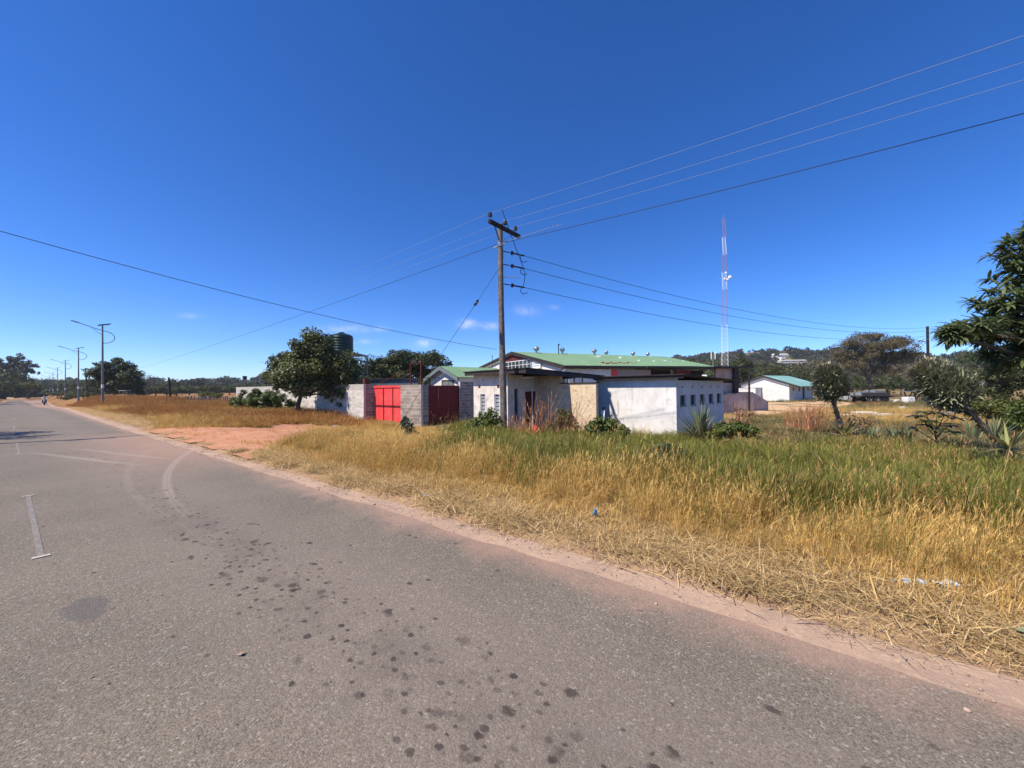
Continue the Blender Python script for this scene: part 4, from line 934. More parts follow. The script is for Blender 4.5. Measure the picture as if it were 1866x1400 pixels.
for i, (px, py, Z, w, h) in enumerate(RUB):
    p = plan(px, Z); rock('rubble_slab', 'pale slab or lump of rubble lying in the weedy yard', 'rubble', (p[0], p[1], g(*p) + h * .25), w * .7, w * .35, h, M_STONE, 50 + i, 'pale rubble in the weedy yard')
# low dark table-like wreck and far roofs
WP = plan(1668, 62); wk = thing('table_frame', 'dark low table-like frame under the trees beyond the white container', 'frame', (WP[0], WP[1], g(*WP)), YAW)
MB().box(-2.0, 1.7, -.6, .6, 1.55, 1.68).build('top', M_GREYSHEET, wk)
for x in (-1.3, .2): MB().bar((x, 0, 0), (x - .5, 0, 1.55), .14).build('leg', M_FASCIA, wk); MB().bar((x, 0, .4), (x + .8, 0, 1.55), .12).build('leg', M_FASCIA, wk)
def hill_z(x, y):
    r = math.hypot(x, y); th = math.degrees(math.atan2(-x, y)); s = (r - 260) / 500
    return float(hill_h(th) * (sm(s / .8) if s < .8 else 1 - .3 * sm((s - .8) / .2)) + 4 * math.sin(th * 1.9 + r * .011) * s - 1.5)
def hill_depth(px, py):
    for Z in np.arange(215, 620, 2.):
        p = at(px, py, Z)
        if math.hypot(p.x, p.y) > 262 and hill_z(p.x, p.y) > p.z - 1.5: return float(Z)
    return 420.
HOUSES = []
def small_building(name, label, px, py0, py1, px1, Z, wallm, roofm, rot=0, deep=6):
    if name == 'hill_house': Z = hill_depth((px + px1) / 2, py1) - 6; HOUSES.append(at((px + px1) / 2, py1, Z))
    a, b = at(px, py1, Z), at(px1, py1, Z); L = (b - a).length; h = zat((px + px1) / 2, py0, Z) - a.z
    t = thing(name, label, 'house', (a.x, a.y, a.z), math.atan2(b.y - a.y, b.x - a.x) + rot)
    W_ = [(L * f, L * f + L * .12, h * .3, h * .55) for f in (.15, .45, .72)]
    MB().panel(0, L, -.8, h * .7, 0, .2, W_).panel(0, L, -.8, h * .7, deep - .2, deep).panel_y(.2, deep - .2, -4, h * .7, 0, .2).panel_y(.2, deep - .2, -4, h * .7, L - .2, L).build('wall', wallm, t)
    for w in W_: MB().box(w[0], w[1], .1, .15, w[2], w[3]).build('window', M_GLASS, t)
    MB().hexa([(-.3, -.4, h * .68), (L + .3, -.4, h * .68), (L + .3, deep + .4, h * .68), (-.3, deep + .4, h * .68), (.2, deep / 2 - .1, h), (L - .2, deep / 2 - .1, h), (L - .2, deep / 2 + .1, h), (.2, deep / 2 + .1, h)]).build('roof', roofm, t)
    return t
small_building('hill_house', 'white house with a pale roof high on the wooded hill', 1411, 644.5, 650, 1438, 470, M_WHITE, M_WHITE)
small_building('hill_house', 'small white house just below the highest one on the hill', 1424, 648.5, 652.5, 1432, 452, M_WHITE, M_GREYSHEET)
small_building('hill_house', 'long low grey house with a cream gable on the middle of the hill', 1424, 655.5, 661, 1471, 390, M_STONE, M_STONE)
small_building('hill_house', 'tiny cream house lowest on the wooded hill', 1441, 664.5, 668, 1447, 330, M_WHITE, M_STONE)
small_building('hill_house', 'reddish brown earthy house near the foot of the mast', 1364, 642, 648, 1385, 430, mat('earth_wall', (.36, .22, .14)), mat('earth_roof', (.30, .20, .13)))
small_building('far_shed', 'pale sheet-roofed shed behind the leaning shaggy tree and shrubs', 1748, 682.5, 702, 1792, 62, M_STONE, mat('pale_roof_sheet', (.62, .60, .57), (.5, .48, .46), scale=3), 0, 1.6)

# roadside fence of stakes, small stand, litter
a, b = plan(326, 47), plan(432, 41); t = thing('stake_fence', 'low weathered fence of upright stakes across the dry field', 'fence')
for i in range(34):
    f = i / 33; x, y = a[0] + (b[0] - a[0]) * f + RNG.normal(0, .05), a[1] + (b[1] - a[1]) * f; z = g(x, y)
    MB().bar((x, y, z - .1), (x + RNG.normal(0, .05), y, z + .8 + RNG.uniform(-.12, .15)), .11).build('stake', M_WOODPOLE, t)
MB().bar((a[0], a[1], g(*a) + .5), (b[0], b[1], g(*b) + .5), .04).build('rail', M_WOODPOLE, t)
a = plan(228, 58); t = thing('roadside_stand', 'small wooden roadside stand with a thin white top in the dry grass', 'stand', (a[0], a[1], g(*a)), YAW)
for x in (-.5, .5):
    for y in (-.3, .3): MB().bar((x, y, 0), (x, y, 1.55), .07).build('leg', M_WOODPOLE, t)
MB().box(-.6, .45, -.4, .4, 1.55, 1.6).build('top', M_WHITE, t); MB().box(-.55, .55, -.35, .35, .8, .85).build('shelf', M_WOODPOLE, t)
M_BLUEPL = mat('blue_plastic', (.06, .28, .52), (.05, .24, .46), rough=.35); M_CLEAR = mat('pale_blue_plastic', (.50, .62, .72), (.62, .70, .76), rough=.15, spec=.8); M_FOIL = mat('silver_wrapper', (.62, .62, .68), (.40, .40, .46), scale=30, rough=.3, metal=.5)
def bottle(name, label, loc, rot, s, m_, cap):
    t = thing(name, label, 'bottle', loc); t.rotation_euler = rot
    MB().lathe([(.028 * s, 0), (.033 * s, .01 * s), (.033 * s, .06 * s), (.030 * s, .075 * s), (.033 * s, .09 * s), (.033 * s, .15 * s), (.013 * s, .19 * s), (.013 * s, .205 * s)], 12).build('body', m_, t)
    MB().tube([(0, 0, .205 * s), (0, 0, .222 * s)], .016 * s, 10).build('cap', cap, t)
p = at(1084, 960, 4.55); bottle('plastic_bottle', 'small blue plastic bottle stuck in the short dry grass by the road', (p.x, p.y, g(p.x, p.y) + .05), (R(30), R(20), 0), .75, M_BLUEPL, M_BLUEPL)
p = at(1690, 1084, 2.95); bottle('plastic_bottle', 'clear pale blue plastic bottle lying in the grass at lower right', (p.x, p.y, g(p.x, p.y) + .06), (R(88), 0, R(-60)), 1.05, M_CLEAR, M_BLUEPL)
def wrapper(label, loc, s, m_, seed):
    rg = np.random.default_rng(seed); n = 7; X, Y = np.meshgrid(np.linspace(-1, 1, n), np.linspace(-.6, .6, n), indexing='ij')
    Z = .25 * rg.random((n, n)) + .35 * X ** 2; b = MB().add([(x * s, y * s, z * s) for x, y, z in zip(X.ravel(), Y.ravel(), Z.ravel())], [(i * n + k, i * n + n + k, i * n + n + k + 1, i * n + k + 1) for i in range(n - 1) for k in range(n - 1)])
    o = b.build('wrapper', m_); so = o.modifiers.new('s', 'SOLIDIFY'); so.thickness = .004; o.location = loc; o.rotation_euler = (0, 0, YAW); tag(o, label, 'litter')
p = at(779, 912, 5.6); wrapper('crumpled silver food wrapper at the edge of the straw', (p.x, p.y, g(p.x, p.y) + .03), .075, M_FOIL, 3)
p = at(797, 921, 5.4); wrapper('dull grey flattened wrapper on the pink dust beside the silver one', (p.x, p.y, g(p.x, p.y) + .02), .07, mat('faded_wrapper', (.30, .26, .23)), 4)
p = at(1722, 1083, 2.9); wrapper('torn clear wrapper beside the pale blue bottle in the grass', (p.x, p.y, g(p.x, p.y) + .07), .07, M_CLEAR, 5)
p = at(1860, 1085, 2.35); wrapper('greenish plastic scrap in the grass at the far right edge', (p.x, p.y, g(p.x, p.y) + .08), .03, mat('green_plastic', (.20, .25, .14), (.25, .30, .2), rough=.4), 6)
p = at(611, 774, 20.5); wrapper('tiny white scrap of paper beyond the red dirt', (p.x, p.y, g(p.x, p.y) + .15), .12, M_WHITE, 7)
for px, py, Z in ((438, 1195, 2.32), (168, 1229, 2.15), (196, 1242, 2.1)):
    p = at(px, py, Z); wrapper('torn pale paper scrap on the asphalt' if px > 400 else 'tiny pale chip lying on the asphalt lower left', (p.x, p.y, .006), .02 if px > 400 else .007, M_SHO, int(px))
d_ = [o for o in C.objects if o.get('label') == 'tiny pale chip lying on the asphalt lower left']
for o in d_: o['group'] = 'pale chips on the asphalt'

# ------------------------------------------------------------------ motorcycle and rider far down the road
MX, MY = plan(81, 72); MZ = float(rz(MX))
mc = thing('motorcycle', 'small dark motorcycle riding towards us far down the road', 'motorcycle', (MX, MY, MZ), R(-6))
for x in (-.62, .66):
    b = MB().lathe([(.24, -.04), (.30, -.05), (.31, 0), (.30, .05), (.24, .04)], 18); b.v = [(x + q[0], q[2], .31 + q[1]) for q in b.v]; w = b.build('wheel', M_TYRE, mc)
    b = MB().lathe([(.05, -.03), (.23, -.02), (.23, .02), (.05, .03)], 12); b.v = [(x + q[0], q[2], .31 + q[1]) for q in b.v]; b.build('rim', M_RIM, w)
MB().ball((-.02, 0, .78), .2, 8, (1.3, .7, .8)).box(-.25, .3, -.12, .12, .3, .6).build('body', M_STEEL, mc)
MB().box(-.75, -.1, -.13, .13, .76, .84).build('seat', M_TYRE, mc); MB().tube([(.66, .08, .31), (.48, .08, .95)], .03, 6).tube([(.66, -.08, .31), (.48, -.08, .95)], .03, 6).build('fork', M_GALV, mc)
MB().tube([(.42, -.36, 1.05), (.48, 0, .98), (.42, .36, 1.05)], .02, 6).build('handlebar', M_STEEL, mc); MB().ball((.6, 0, .88), .1, 8).build('headlight', M_WHITE, mc)
def figure(name, label, loc, rot, verts, edges, rad, m_):
    me = bpy.data.meshes.new(name); me.from_pydata(verts, edges, []); o = link(name, me)
    sk = o.modifiers.new('skin', 'SKIN'); sk.use_smooth_shade = True
    for v, r_ in zip(me.skin_vertices[0].data, rad): v.radius = (r_, r_)
    me.skin_vertices[0].data[0].use_root = True
    ss = o.modifiers.new('sub', 'SUBSURF'); ss.levels = ss.render_levels = 1
    me.materials.append(m_); o.location = loc; o.rotation_euler = (0, 0, rot); return tag(o, label, 'person')
M_SHIRT = mat('white_shirt', (.74, .73, .72), rough=.9); M_TROUS = mat('dark_trousers', (.03, .03, .04), rough=.9); M_SKIN = mat('brown_skin', (.12, .06, .04), rough=.6); M_DARKC = mat('dark_jacket', (.035, .03, .035), rough=.9)
def rider(label, dx, cloth, s=1):
    V = [(-.3, 0, .92), (-.25, 0, 1.15), (-.12, 0, 1.42), (-.08, 0, 1.56), (-.04, 0, 1.72), (-.1, .19, 1.42), (.08, .27, 1.22), (.36, .30, 1.08), (-.1, -.19, 1.42), (.08, -.27, 1.22), (.36, -.30, 1.08),
         (-.2, .12, .9), (.18, .2, .82), (.02, .2, .40), (.14, .2, .36), (-.2, -.12, .9), (.18, -.2, .82), (.02, -.2, .40), (.14, -.2, .36)]
    E = [(0, 1), (1, 2), (2, 3), (3, 4), (2, 5), (5, 6), (6, 7), (2, 8), (8, 9), (9, 10), (0, 11), (11, 12), (12, 13), (13, 14), (0, 15), (15, 16), (16, 17), (17, 18)]
    RR = [.15, .15, .16, .06, .10, .08, .06, .045, .08, .06, .045, .10, .08, .06, .05, .10, .08, .06, .05]
    o = figure('person', label, (MX + dx * math.cos(R(-6)), MY + dx * math.sin(R(-6)), MZ), R(-6), V, E, RR, cloth)
    MB().ball((-.04, 0, 1.75), .115, 8, (1, .85, 1.1)).build('head', M_SKIN, o); MB().ball((-.05, 0, 1.79), .125, 8, (1, .9, .9)).build('helmet', M_DARKC, o)
    for s_ in (-1, 1): MB().tube([(-.18, .12 * s_, .9), (.2, .21 * s_, .83), (.03, .21 * s_, .42)], [.115, .10, .075], 8).build('trouser_leg', M_TROUS, o)
    return o
rider('rider in a white shirt with both hands on the motorcycle handlebar', 0, M_SHIRT)
# ------------------------------------------------------------------ foliage builders
L_DARK = leafmat('leaf_dark', (.032, .046, .013), (.088, .108, .032), (.15, .14, .03), rough=.5, spec=.3, trans=.18)
L_FIG = leafmat('leaf_broad', (.038, .050, .014), (.125, .140, .040), (.24, .21, .04), rough=.5, spec=.35, trans=.2)
L_MANGO = leafmat('leaf_mango', (.085, .125, .050), (.215, .255, .105), (.36, .35, .11), rough=.36, spec=.5, trans=.42)
L_OLIVE = leafmat('leaf_olive', (.045, .058, .018), (.10, .105, .034), None, trans=.25)
L_YELLOW = leafmat('leaf_yellow_green', (.07, .085, .016), (.16, .16, .03), None, trans=.3)
L_GREY = leafmat('leaf_grey_green', (.040, .052, .034), (.085, .098, .065), None, trans=.15)
L_THORN = leafmat('leaf_thorn', (.085, .075, .040), (.185, .150, .088), None, rough=.8, spec=.2, trans=.2)
L_DRY = leafmat('leaf_dry', (.20, .13, .065), (.36, .25, .14), None, rough=.9, spec=.1, trans=.2)
L_BUSH = leafmat('leaf_bush', (.045, .075, .010), (.125, .16, .026), (.20, .20, .04), trans=.25)
L_YUCCA = leafmat('leaf_yucca', (.12, .135, .075), (.36, .36, .22), (.46, .36, .24), rough=.4, spec=.5, trans=.1)
L_YUCCAP = leafmat('leaf_yucca_pale', (.13, .15, .055), (.30, .30, .11), (.40, .32, .15), rough=.45, spec=.5, trans=.15)
L_AGAVE = leafmat('leaf_agave', (.10, .13, .062), (.22, .24, .13), (.34, .28, .14), rough=.4, spec=.5, trans=.1)
L_WEED = leafmat('leaf_weed', (.045, .07, .03), (.13, .15, .075), (.22, .14, .12), trans=.25)
G_GOLD = leafmat('grass_gold', (.45, .255, .068), (.86, .575, .20), (.16, .16, .04), rough=.6, spec=.25, trans=.3, rnd=.22)
G_GREEN = leafmat('grass_green', (.085, .115, .010), (.22, .225, .035), (.42, .29, .12), rough=.55, spec=.3, trans=.35, rnd=.25)
G_STRAW = leafmat('grass_straw', (.42, .26, .11), (.78, .56, .28), (.17, .14, .05), rough=.8, spec=.15, trans=.15, rnd=.25)
G_RED = leafmat('grass_red', (.30, .12, .04), (.52, .28, .10), (.14, .13, .04), rough=.7, spec=.2, trans=.3, rnd=.25)
G_REED = leafmat('reed_dry', (.36, .13, .07), (.66, .36, .20), None, rough=.7, spec=.2, trans=.25)
M_BARK = mat('bark', (.13, .10, .075), (.07, .055, .045), scale=8, rough=.95, bump=.7, bscale=22)
M_BARKP = mat('pale_bark', (.30, .24, .19), (.16, .12, .10), scale=6, rough=.95, bump=.7, bscale=22)

def unit(a): return a / (np.linalg.norm(a, axis=-1, keepdims=True) + 1e-9)
def diamonds(c, d, nrm, ll, lw, tone):
    s = unit(np.cross(d, nrm)); ll, lw = ll[:, None], lw[:, None]; up_ = unit(np.cross(s, d))
    p = np.stack([c - d * ll * .5, c + s * lw * .5 + d * ll * -.05 + up_ * lw * .18, c + d * ll * .5, c - s * lw * .5 + d * ll * -.05 + up_ * lw * .18], 1)
    return p.reshape(-1, 3), np.arange(len(c) * 4).reshape(-1, 4), np.repeat(tone, 4)
def cloud(blobs, n, ll, lw, rg, clump=.5, nclump=20, up=.5, hollow=.55):
    """leaf cards gathered in clumps over the shells of ellipsoid blobs; blobs = (centre, (rx, ry, rz))"""
    vol = np.array([r[0] * r[1] * r[2] for _, r in blobs]) ** .67; share = vol / vol.sum()
    cs, rs = [], []
    for (c, r), s_ in zip(blobs, share):
        k = max(4, int(nclump * len(blobs) * s_)); u = unit(rg.normal(0, 1, (k, 3))); u[:, 2] = np.abs(u[:, 2]) * np.sign(rg.random(k) - .27)
        rad = (rg.uniform(hollow, 1.0, k) + .28 * (rg.random(k) < .2))[:, None]; cs.append(np.array(c) + u * rad * np.array(r)); rs.append(np.full(k, clump * min(r) if clump < 1 else clump) * rg.uniform(.6, 1.35, k))
    cs, rs = np.concatenate(cs), np.concatenate(rs)
    i = rg.choice(len(cs), n, p=(rs ** 2) / (rs ** 2).sum())
    u = unit(rg.normal(0, 1, (n, 3))); rad = rs[i] * rg.random(n) ** .4
    c = cs[i] + u * rad[:, None] * np.array([1, 1, .8])
    ctr = np.average([b[0] for b in blobs], axis=0, weights=share)
    nrm = unit(u * .6 + np.array([0, 0, up]) + rg.normal(0, .55, (n, 3)) + unit(c - ctr) * .35)
    d = unit(np.cross(nrm, rg.normal(0, 1, (n, 3))) + np.array([0, 0, -.25]))
    ct = rg.random(len(cs)) * .45
    return diamonds(c, d, nrm, ll * rg.uniform(.6, 1.3, n), lw * rg.uniform(.6, 1.3, n), np.clip(ct[i] + rg.random(n) * .55, 0, 1))
def limbs(base, fork, blobs, r0, rg, twig=5):
    b = MB(); base, fork = Vector(base), Vector(fork)
    mid = base.lerp(fork, .5) + Vector((rg.normal(0, .08), rg.normal(0, .08), 0)) * r0 * 6
    b.tube([base - Vector((0, 0, .15)), base + Vector((0, 0, .1)), mid, fork], [r0 * 1.35, r0 * 1.05, r0 * .9, r0 * .78], 9)
    for c, r in blobs:
        c = Vector(c); m_ = fork.lerp(c, .5) + Vector((rg.normal(0, .12), rg.normal(0, .12), .12)) * (c - fork).length * .5
        b.tube([fork, m_, c], [r0 * .6, r0 * .38, r0 * .14], 6)
        for _ in range(twig):
            e = c + Vector(rg.normal(0, .5, 3) * np.array(r)); b.tube([m_.lerp(c, rg.uniform(.2, .9)), e], [r0 * .16, r0 * .04], 4, False)
    return b
_cache = {}
def tree(name, label, cat, base, blobs, n, ll, lw, leaf, seed, r0=.15, group=None, fork=None, bark=None, twig=5, **kw):
    """Empty at the foot > trunk (with limbs) and crown; blobs in world space"""
    rg = np.random.default_rng(seed); base = Vector(base); t = thing(name, label, cat, base, 0, group)
    loc = [((Vector(c) - base)[:], r) for c, r in blobs]
    low = min(c[2] - r[2] for c, r in loc); fk = Vector(fork) - base if fork else Vector((np.mean([c[0] for c, _ in loc]) * .5, np.mean([c[1] for c, _ in loc]) * .5, max(.3, low + .15 * max(c[2] for c, _ in loc))))
    limbs((0, 0, 0), fk, loc, r0, rg, twig).build('trunk', bark or M_BARK, t)
    v, q, tn = cloud(loc, n, ll, lw, rg, **kw); me = npmesh('crown', v, quads=q, tone=tn); me.materials.append(leaf); link('crown', me, t)
    return t
def pb(px, py, Z, rx, ry, rd=None):
    c = at(px, py, Z); k = Z / F; return (c[:], (rx * k * .92, (rd or rx) * k * .92, ry * k))
def foot(px, Z): p = plan(px, Z); return (p[0], p[1], g(*p))
def hfoot(px, Z, top, h):        # foot on the ground or below a crown on rising land
    p = plan(px, Z); return (p[0], p[1], max(g(*p), zat(px, top, Z) - h))

# ------------------------------------------------------------------ near and middle trees
Z = 27.6
tree('broad_leaf_tree', 'dense broad-leaved tree leaning over the pale block wall, water tanks behind', 'tree', foot(545, Z),
     [pb(578, 655, Z, 42, 46), pb(532, 650, Z, 26, 22), pb(512, 672, Z, 30, 34), pb(512, 700, Z, 28, 20), pb(552, 690, Z, 50, 38), pb(608, 682, Z, 40, 42), pb(636, 698, Z, 19, 36), pb(610, 722, Z, 34, 15), pb(540, 628, Z, 18, 14), pb(566, 622, Z, 20, 16)],
     34000, .22, .13, L_FIG, 3, .17, fork=at(548, 722, Z), clump=.46, nclump=20, hollow=.45)
Z = 46
tree('flat_top_tree', 'wide flat-crowned dark tree rising behind the red gate', 'tree', foot(745, Z), [pb(688, 676, Z, 34, 17), pb(735, 660, Z, 34, 16), pb(782, 658, Z, 32, 15), pb(812, 667, Z, 16, 9), pb(700, 694, Z, 40, 14), pb(752, 680, Z, 44, 15), pb(664, 690, Z, 16, 16)], 24000, .30, .15, L_DARK, 4, .22, clump=.8, nclump=24)
Z = 72
tree('mango_tree', 'dense round dark mango tree beside the nearest street light', 'tree', foot(207, Z), [pb(192, 680, Z, 24, 22), pb(216, 672, Z, 26, 17), pb(238, 695, Z, 21, 27), pb(182, 702, Z, 15, 18), pb(222, 706, Z, 24, 16), pb(200, 700, Z, 16, 26), pb(250, 710, Z, 10, 15)], 11000, .42, .22, L_DARK, 5, .3, clump=.4, nclump=18)
Z = 80
tree('bare_shrub', 'pale half-bare shrub with feathery grey branches right of the round mango tree', 'shrub', foot(266, Z), [pb(262, 694, Z, 10, 11), pb(276, 690, Z, 8, 8), pb(282, 700, Z, 8, 6), pb(258, 708, Z, 14, 12)], 1300, .34, .07, L_GREY, 6, .1, twig=26, bark=M_BARKP)

# tall trees where the road disappears on the left
TALL = [(28, 160, 'tall gum tree with a ragged open crown at the far left edge', L_GREY, [(32, 655, 15, 8), (50, 664, 14, 8), (12, 660, 15, 9), (66, 668, 8, 5), (22, 673, 24, 11), (50, 680, 16, 8), (-8, 672, 16, 14)], 7000),
        (8, 130, 'dark spreading tree on the left road edge under the tall gum tree', L_DARK, [(4, 690, 26, 16), (32, 696, 20, 12), (-12, 712, 24, 20), (14, 716, 26, 14)], 5000),
        (52, 150, 'yellowish green low tree arching over the far end of the road', L_YELLOW, [(42, 706, 15, 8), (58, 704, 14, 7), (72, 706, 12, 7), (34, 716, 12, 6)], 2600)]
for px, Z, lb, lf, bl, n in TALL: tree('roadside_tree', lb, 'tree', foot(px, Z), [pb(a, b, Z, c, d) for a, b, c, d in bl], n, .9, .42, lf, px + 9, .45, clump=.45, nclump=16)
# trees over the road end and the belt behind the dry field: one kind each, copied
def belt(name, label, group, spots, leaf, seed, ll=.55, n=2600):
    rg = np.random.default_rng(seed); protos = []
    for k in range(3):
        bl = [((rg.normal(0, .28), rg.normal(0, .28), rg.uniform(.42, .82)), (rg.uniform(.26, .42), rg.uniform(.26, .42), rg.uniform(.16, .28))) for _ in range(6)]
        bl.append(((0, 0, .5), (.42, .42, .36)))
        tr_ = limbs((0, 0, 0), (0, 0, .3), bl, .035, rg, 3).mesh('trunk'); tr_.materials.append(M_BARK)
        v, q, tn = cloud(bl, n, ll * .12, ll * .07, rg, clump=.5, nclump=13); cr = npmesh('crown', v, quads=q, tone=tn); cr.materials.append(leaf); protos.append((tr_, cr))
    for i, (px, Z, top, wpx) in enumerate(spots):
        p = plan(px, Z); zt_ = zat(px, top, Z); w = wpx * Z / F; zb_ = min(g(*p), zt_ - 1.5) if Z < 200 else zt_ - w * .9
        t = thing(name, label, 'tree', (p[0], p[1], zb_), rg.uniform(0, 6), group); h = zt_ - zb_
        t.scale = (w, w, h / 1.0)
        for m_ in protos[i % 3]: link(m_.name.split('.')[0], m_, t)
belt('belt_tree', 'dark green bushy tree in the dense belt around the far end of the road', 'dark trees at the far end of the road', [(-30, 110, 690, 70), (16, 190, 700, 36), (62, 210, 697, 36), (84, 240, 694, 34), (100, 230, 696, 34), (118, 200, 696, 36), (42, 260, 690, 40), (136, 170, 694, 40), (150, 190, 692, 36), (70, 300, 692, 40), (28, 240, 715, 30), (168, 140, 700, 36)], L_DARK, 21)
belt('belt_tree', 'olive bush in the scrubby row right of the street lights', 'olive bushes along the street lights', [(112, 120, 712, 22), (128, 105, 711, 24), (140, 90, 714, 24), (152, 84, 713, 24), (166, 80, 714, 22), (175, 72, 719, 16), (125, 88, 720, 18)], L_OLIVE, 22, .7)
belt('belt_tree', 'green thicket tree behind the dry field below the hill', 'thicket trees below the hill', [(262, 95, 704, 30), (284, 110, 701, 30), (304, 120, 702, 32), (322, 105, 705, 26), (345, 130, 702, 34), (372, 110, 703, 30), (394, 140, 700, 34), (418, 120, 702, 28), (440, 130, 700, 36), (466, 140, 700, 36), (490, 150, 699, 34), (240, 120, 700, 36), (664, 120, 697, 40), (700, 130, 696, 44)], L_DARK, 23, .6)
belt('field_bush', 'bright yellow-green bush in the dry field behind the stake fence', 'yellow-green bushes behind the fence', [(382, 62, 713, 16), (396, 60, 714, 16), (370, 66, 716, 12)], L_YELLOW, 24, .8, 1400)
belt('belt_tree', 'mid green tree in the wooded slope behind the warehouse end and white house', 'green trees behind the white house', [(1330, 88, 668, 38), (1365, 96, 664, 44), (1392, 102, 664, 40), (1420, 108, 668, 44), (1450, 104, 672, 42), (1478, 110, 670, 44), (1310, 110, 661, 40), (1345, 140, 655, 36), (1400, 150, 658, 40), (1440, 160, 660, 44), (1490, 135, 664, 40), (1510, 96, 678, 34), (1280, 150, 654, 36), (1255, 160, 653, 34), (1225, 170, 655, 30), (1300, 190, 650, 36)], L_OLIVE, 25, .6)
belt('belt_tree', 'very dark tree in the shade line behind the parked trailer', 'dark trees behind the trailer', [(1540, 94, 688, 34), (1562, 98, 684, 34), (1618, 96, 682, 44), (1642, 92, 684, 36), (1668, 92, 682, 36), (1690, 96, 680, 40), (1716, 92, 682, 40), (1500, 92, 692, 28), (1740, 90, 684, 40)], L_DARK, 26, .6)
belt('belt_tree', 'brownish green tree on the slope behind the dark pole', 'brownish trees behind the dark pole', [(1650, 150, 662, 44), (1690, 160, 664, 46), (1725, 150, 668, 50), (1520, 150, 655, 40), (1480, 170, 650, 40), (1760, 140, 672, 50)], L_THORN, 27, .6)
p = foot(1352, 84)
tree('cedar_tree', 'dark pointed evergreen tree rising behind the loading dock canopy', 'tree', p, [pb(1352, 650, 84, 7, 12), pb(1354, 664, 84, 14, 10), pb(1348, 678, 84, 20, 12)], 3200, .5, .18, L_DARK, 31, .2)
Z = 80
tree('umbrella_thorn', 'large flat-topped thorn tree with thin brownish foliage behind the trailer', 'tree', foot(1583, Z),
     [pb(1590, 616, Z, 40, 10), pb(1550, 630, Z, 26, 10), pb(1634, 628, Z, 34, 12), pb(1590, 634, Z, 50, 13), pb(1530, 645, Z, 16, 9), pb(1560, 654, Z, 38, 11), pb(1625, 652, Z, 42, 13), pb(1655, 645, Z, 16, 10), pb(1545, 672, Z, 26, 10), pb(1605, 674, Z, 40, 9)],
     34000, .36, .13, L_THORN, 32, .34, fork=at(1584, 690, Z), twig=20, bark=M_BARK, clump=.8, nclump=26, hollow=.15)
Z = 42
tree('evergreen_tree', 'dark layered evergreen tree behind the mango tree at right', 'tree', foot(1815, Z), [pb(1765, 664, Z, 28, 15), pb(1800, 654, Z, 34, 20), pb(1850, 656, Z, 36, 28), pb(1790, 684, Z, 40, 12), pb(1840, 688, Z, 40, 18), pb(1890, 660, Z, 30, 36)], 9000, .32, .10, L_DARK, 33, .2, clump=.45)
for k, (px, Z, lb, bl, n, lf) in enumerate(((1815, 24, 'rounded yellowish green shrub under the mango tree', [(1790, 700, 26, 22), (1822, 688, 34, 20), (1850, 706, 28, 26), (1800, 726, 34, 18)], 5200, L_OLIVE), (1868, 17, 'dark green shrub low at the far right edge', [(1862, 785, 24, 28), (1885, 760, 30, 34), (1840, 800, 14, 12)], 2400, L_BUSH), (1795, 19, 'shrub with yellow leaf sprays beside the leaning trunk', [(1770, 742, 22, 18), (1800, 755, 24, 16), (1835, 748, 22, 20)], 1700, L_YELLOW))):
    tree('shrub', lb, 'shrub', foot(px, Z), [pb(a, b, Z, c, d) for a, b, c, d in bl], n, .17, .09, lf, 40 + k, .04, twig=8)
Z = 30.5
tree('shrub', 'big green bush growing against the left end of the pale block wall', 'shrub', foot(485, Z), [pb(458, 721, Z, 20, 13), pb(442, 735, Z, 22, 13), pb(480, 733, Z, 26, 14), pb(503, 727, Z, 21, 14), pb(518, 740, Z, 19, 13), pb(470, 748, Z, 44, 10)], 15000, .16, .08, L_BUSH, 44, .05, twig=5)
Z = 12.6
tree('shrub', 'bright leafy round shrub in front of the white outbuilding', 'shrub', foot(1104, Z), [pb(1084, 792, Z, 20, 18), pb(1110, 784, Z, 24, 20), pb(1130, 796, Z, 18, 16), pb(1098, 806, Z, 36, 12), pb(1078, 775, Z, 10, 8)], 5200, .10, .06, L_BUSH, 45, .03)
tree('shrub', 'ragged green shrub at the foot of the gatehouse slit windows', 'shrub', foot(893, 15.6), [pb(878, 770, 15.6, 22, 14), pb(897, 760, 15.6, 13, 14), pb(868, 780, 15.6, 26, 10), pb(905, 776, 15.6, 14, 12)], 3200, .12, .06, L_BUSH, 46, .025)
tree('shrub', 'slim leafy weed in front of the grey block stub', 'weed', foot(742, 12), [pb(741, 782, 12, 9, 16), pb(748, 798, 12, 14, 14), pb(738, 768, 12, 6, 8)], 1600, .10, .045, L_WEED, 47, .02)
tree('shrub', 'green shrub under the dry reeds beside the ochre wall', 'shrub', foot(1030, 15.9), [pb(1028, 760, 15.9, 16, 12), pb(1012, 776, 15.9, 20, 10), pb(1040, 772, 15.9, 14, 12)], 1800, .11, .055, L_BUSH, 48, .025)
tree('shrub', 'low mixed shrub at the foot of the large spiky yucca', 'shrub', foot(1330, 14), [pb(1318, 790, 14, 22, 13), pb(1345, 784, 14, 24, 13), pb(1290, 796, 14, 22, 8), pb(1368, 788, 14, 18, 10)], 4200, .10, .055, L_BUSH, 49, .025)
tree('weed', 'tall grey-green broad-leaved weed standing out of the golden grass', 'weed', foot(1222, 6.0), [pb(1206, 822, 6, 15, 15), pb(1236, 830, 6, 17, 15), pb(1214, 850, 6, 22, 18), pb(1240, 862, 6, 15, 20), pb(1218, 884, 6, 24, 16)], 1500, .075, .05, L_WEED, 50, .02, twig=8)
tree('weed', 'pale slender weed in the green grass left of the leafy shrub', 'weed', foot(1030, 7.6), [pb(1030, 832, 7.6, 9, 10), pb(1034, 852, 7.6, 11, 13), pb(1022, 870, 7.6, 8, 10)], 800, .07, .035, L_WEED, 51, .015)
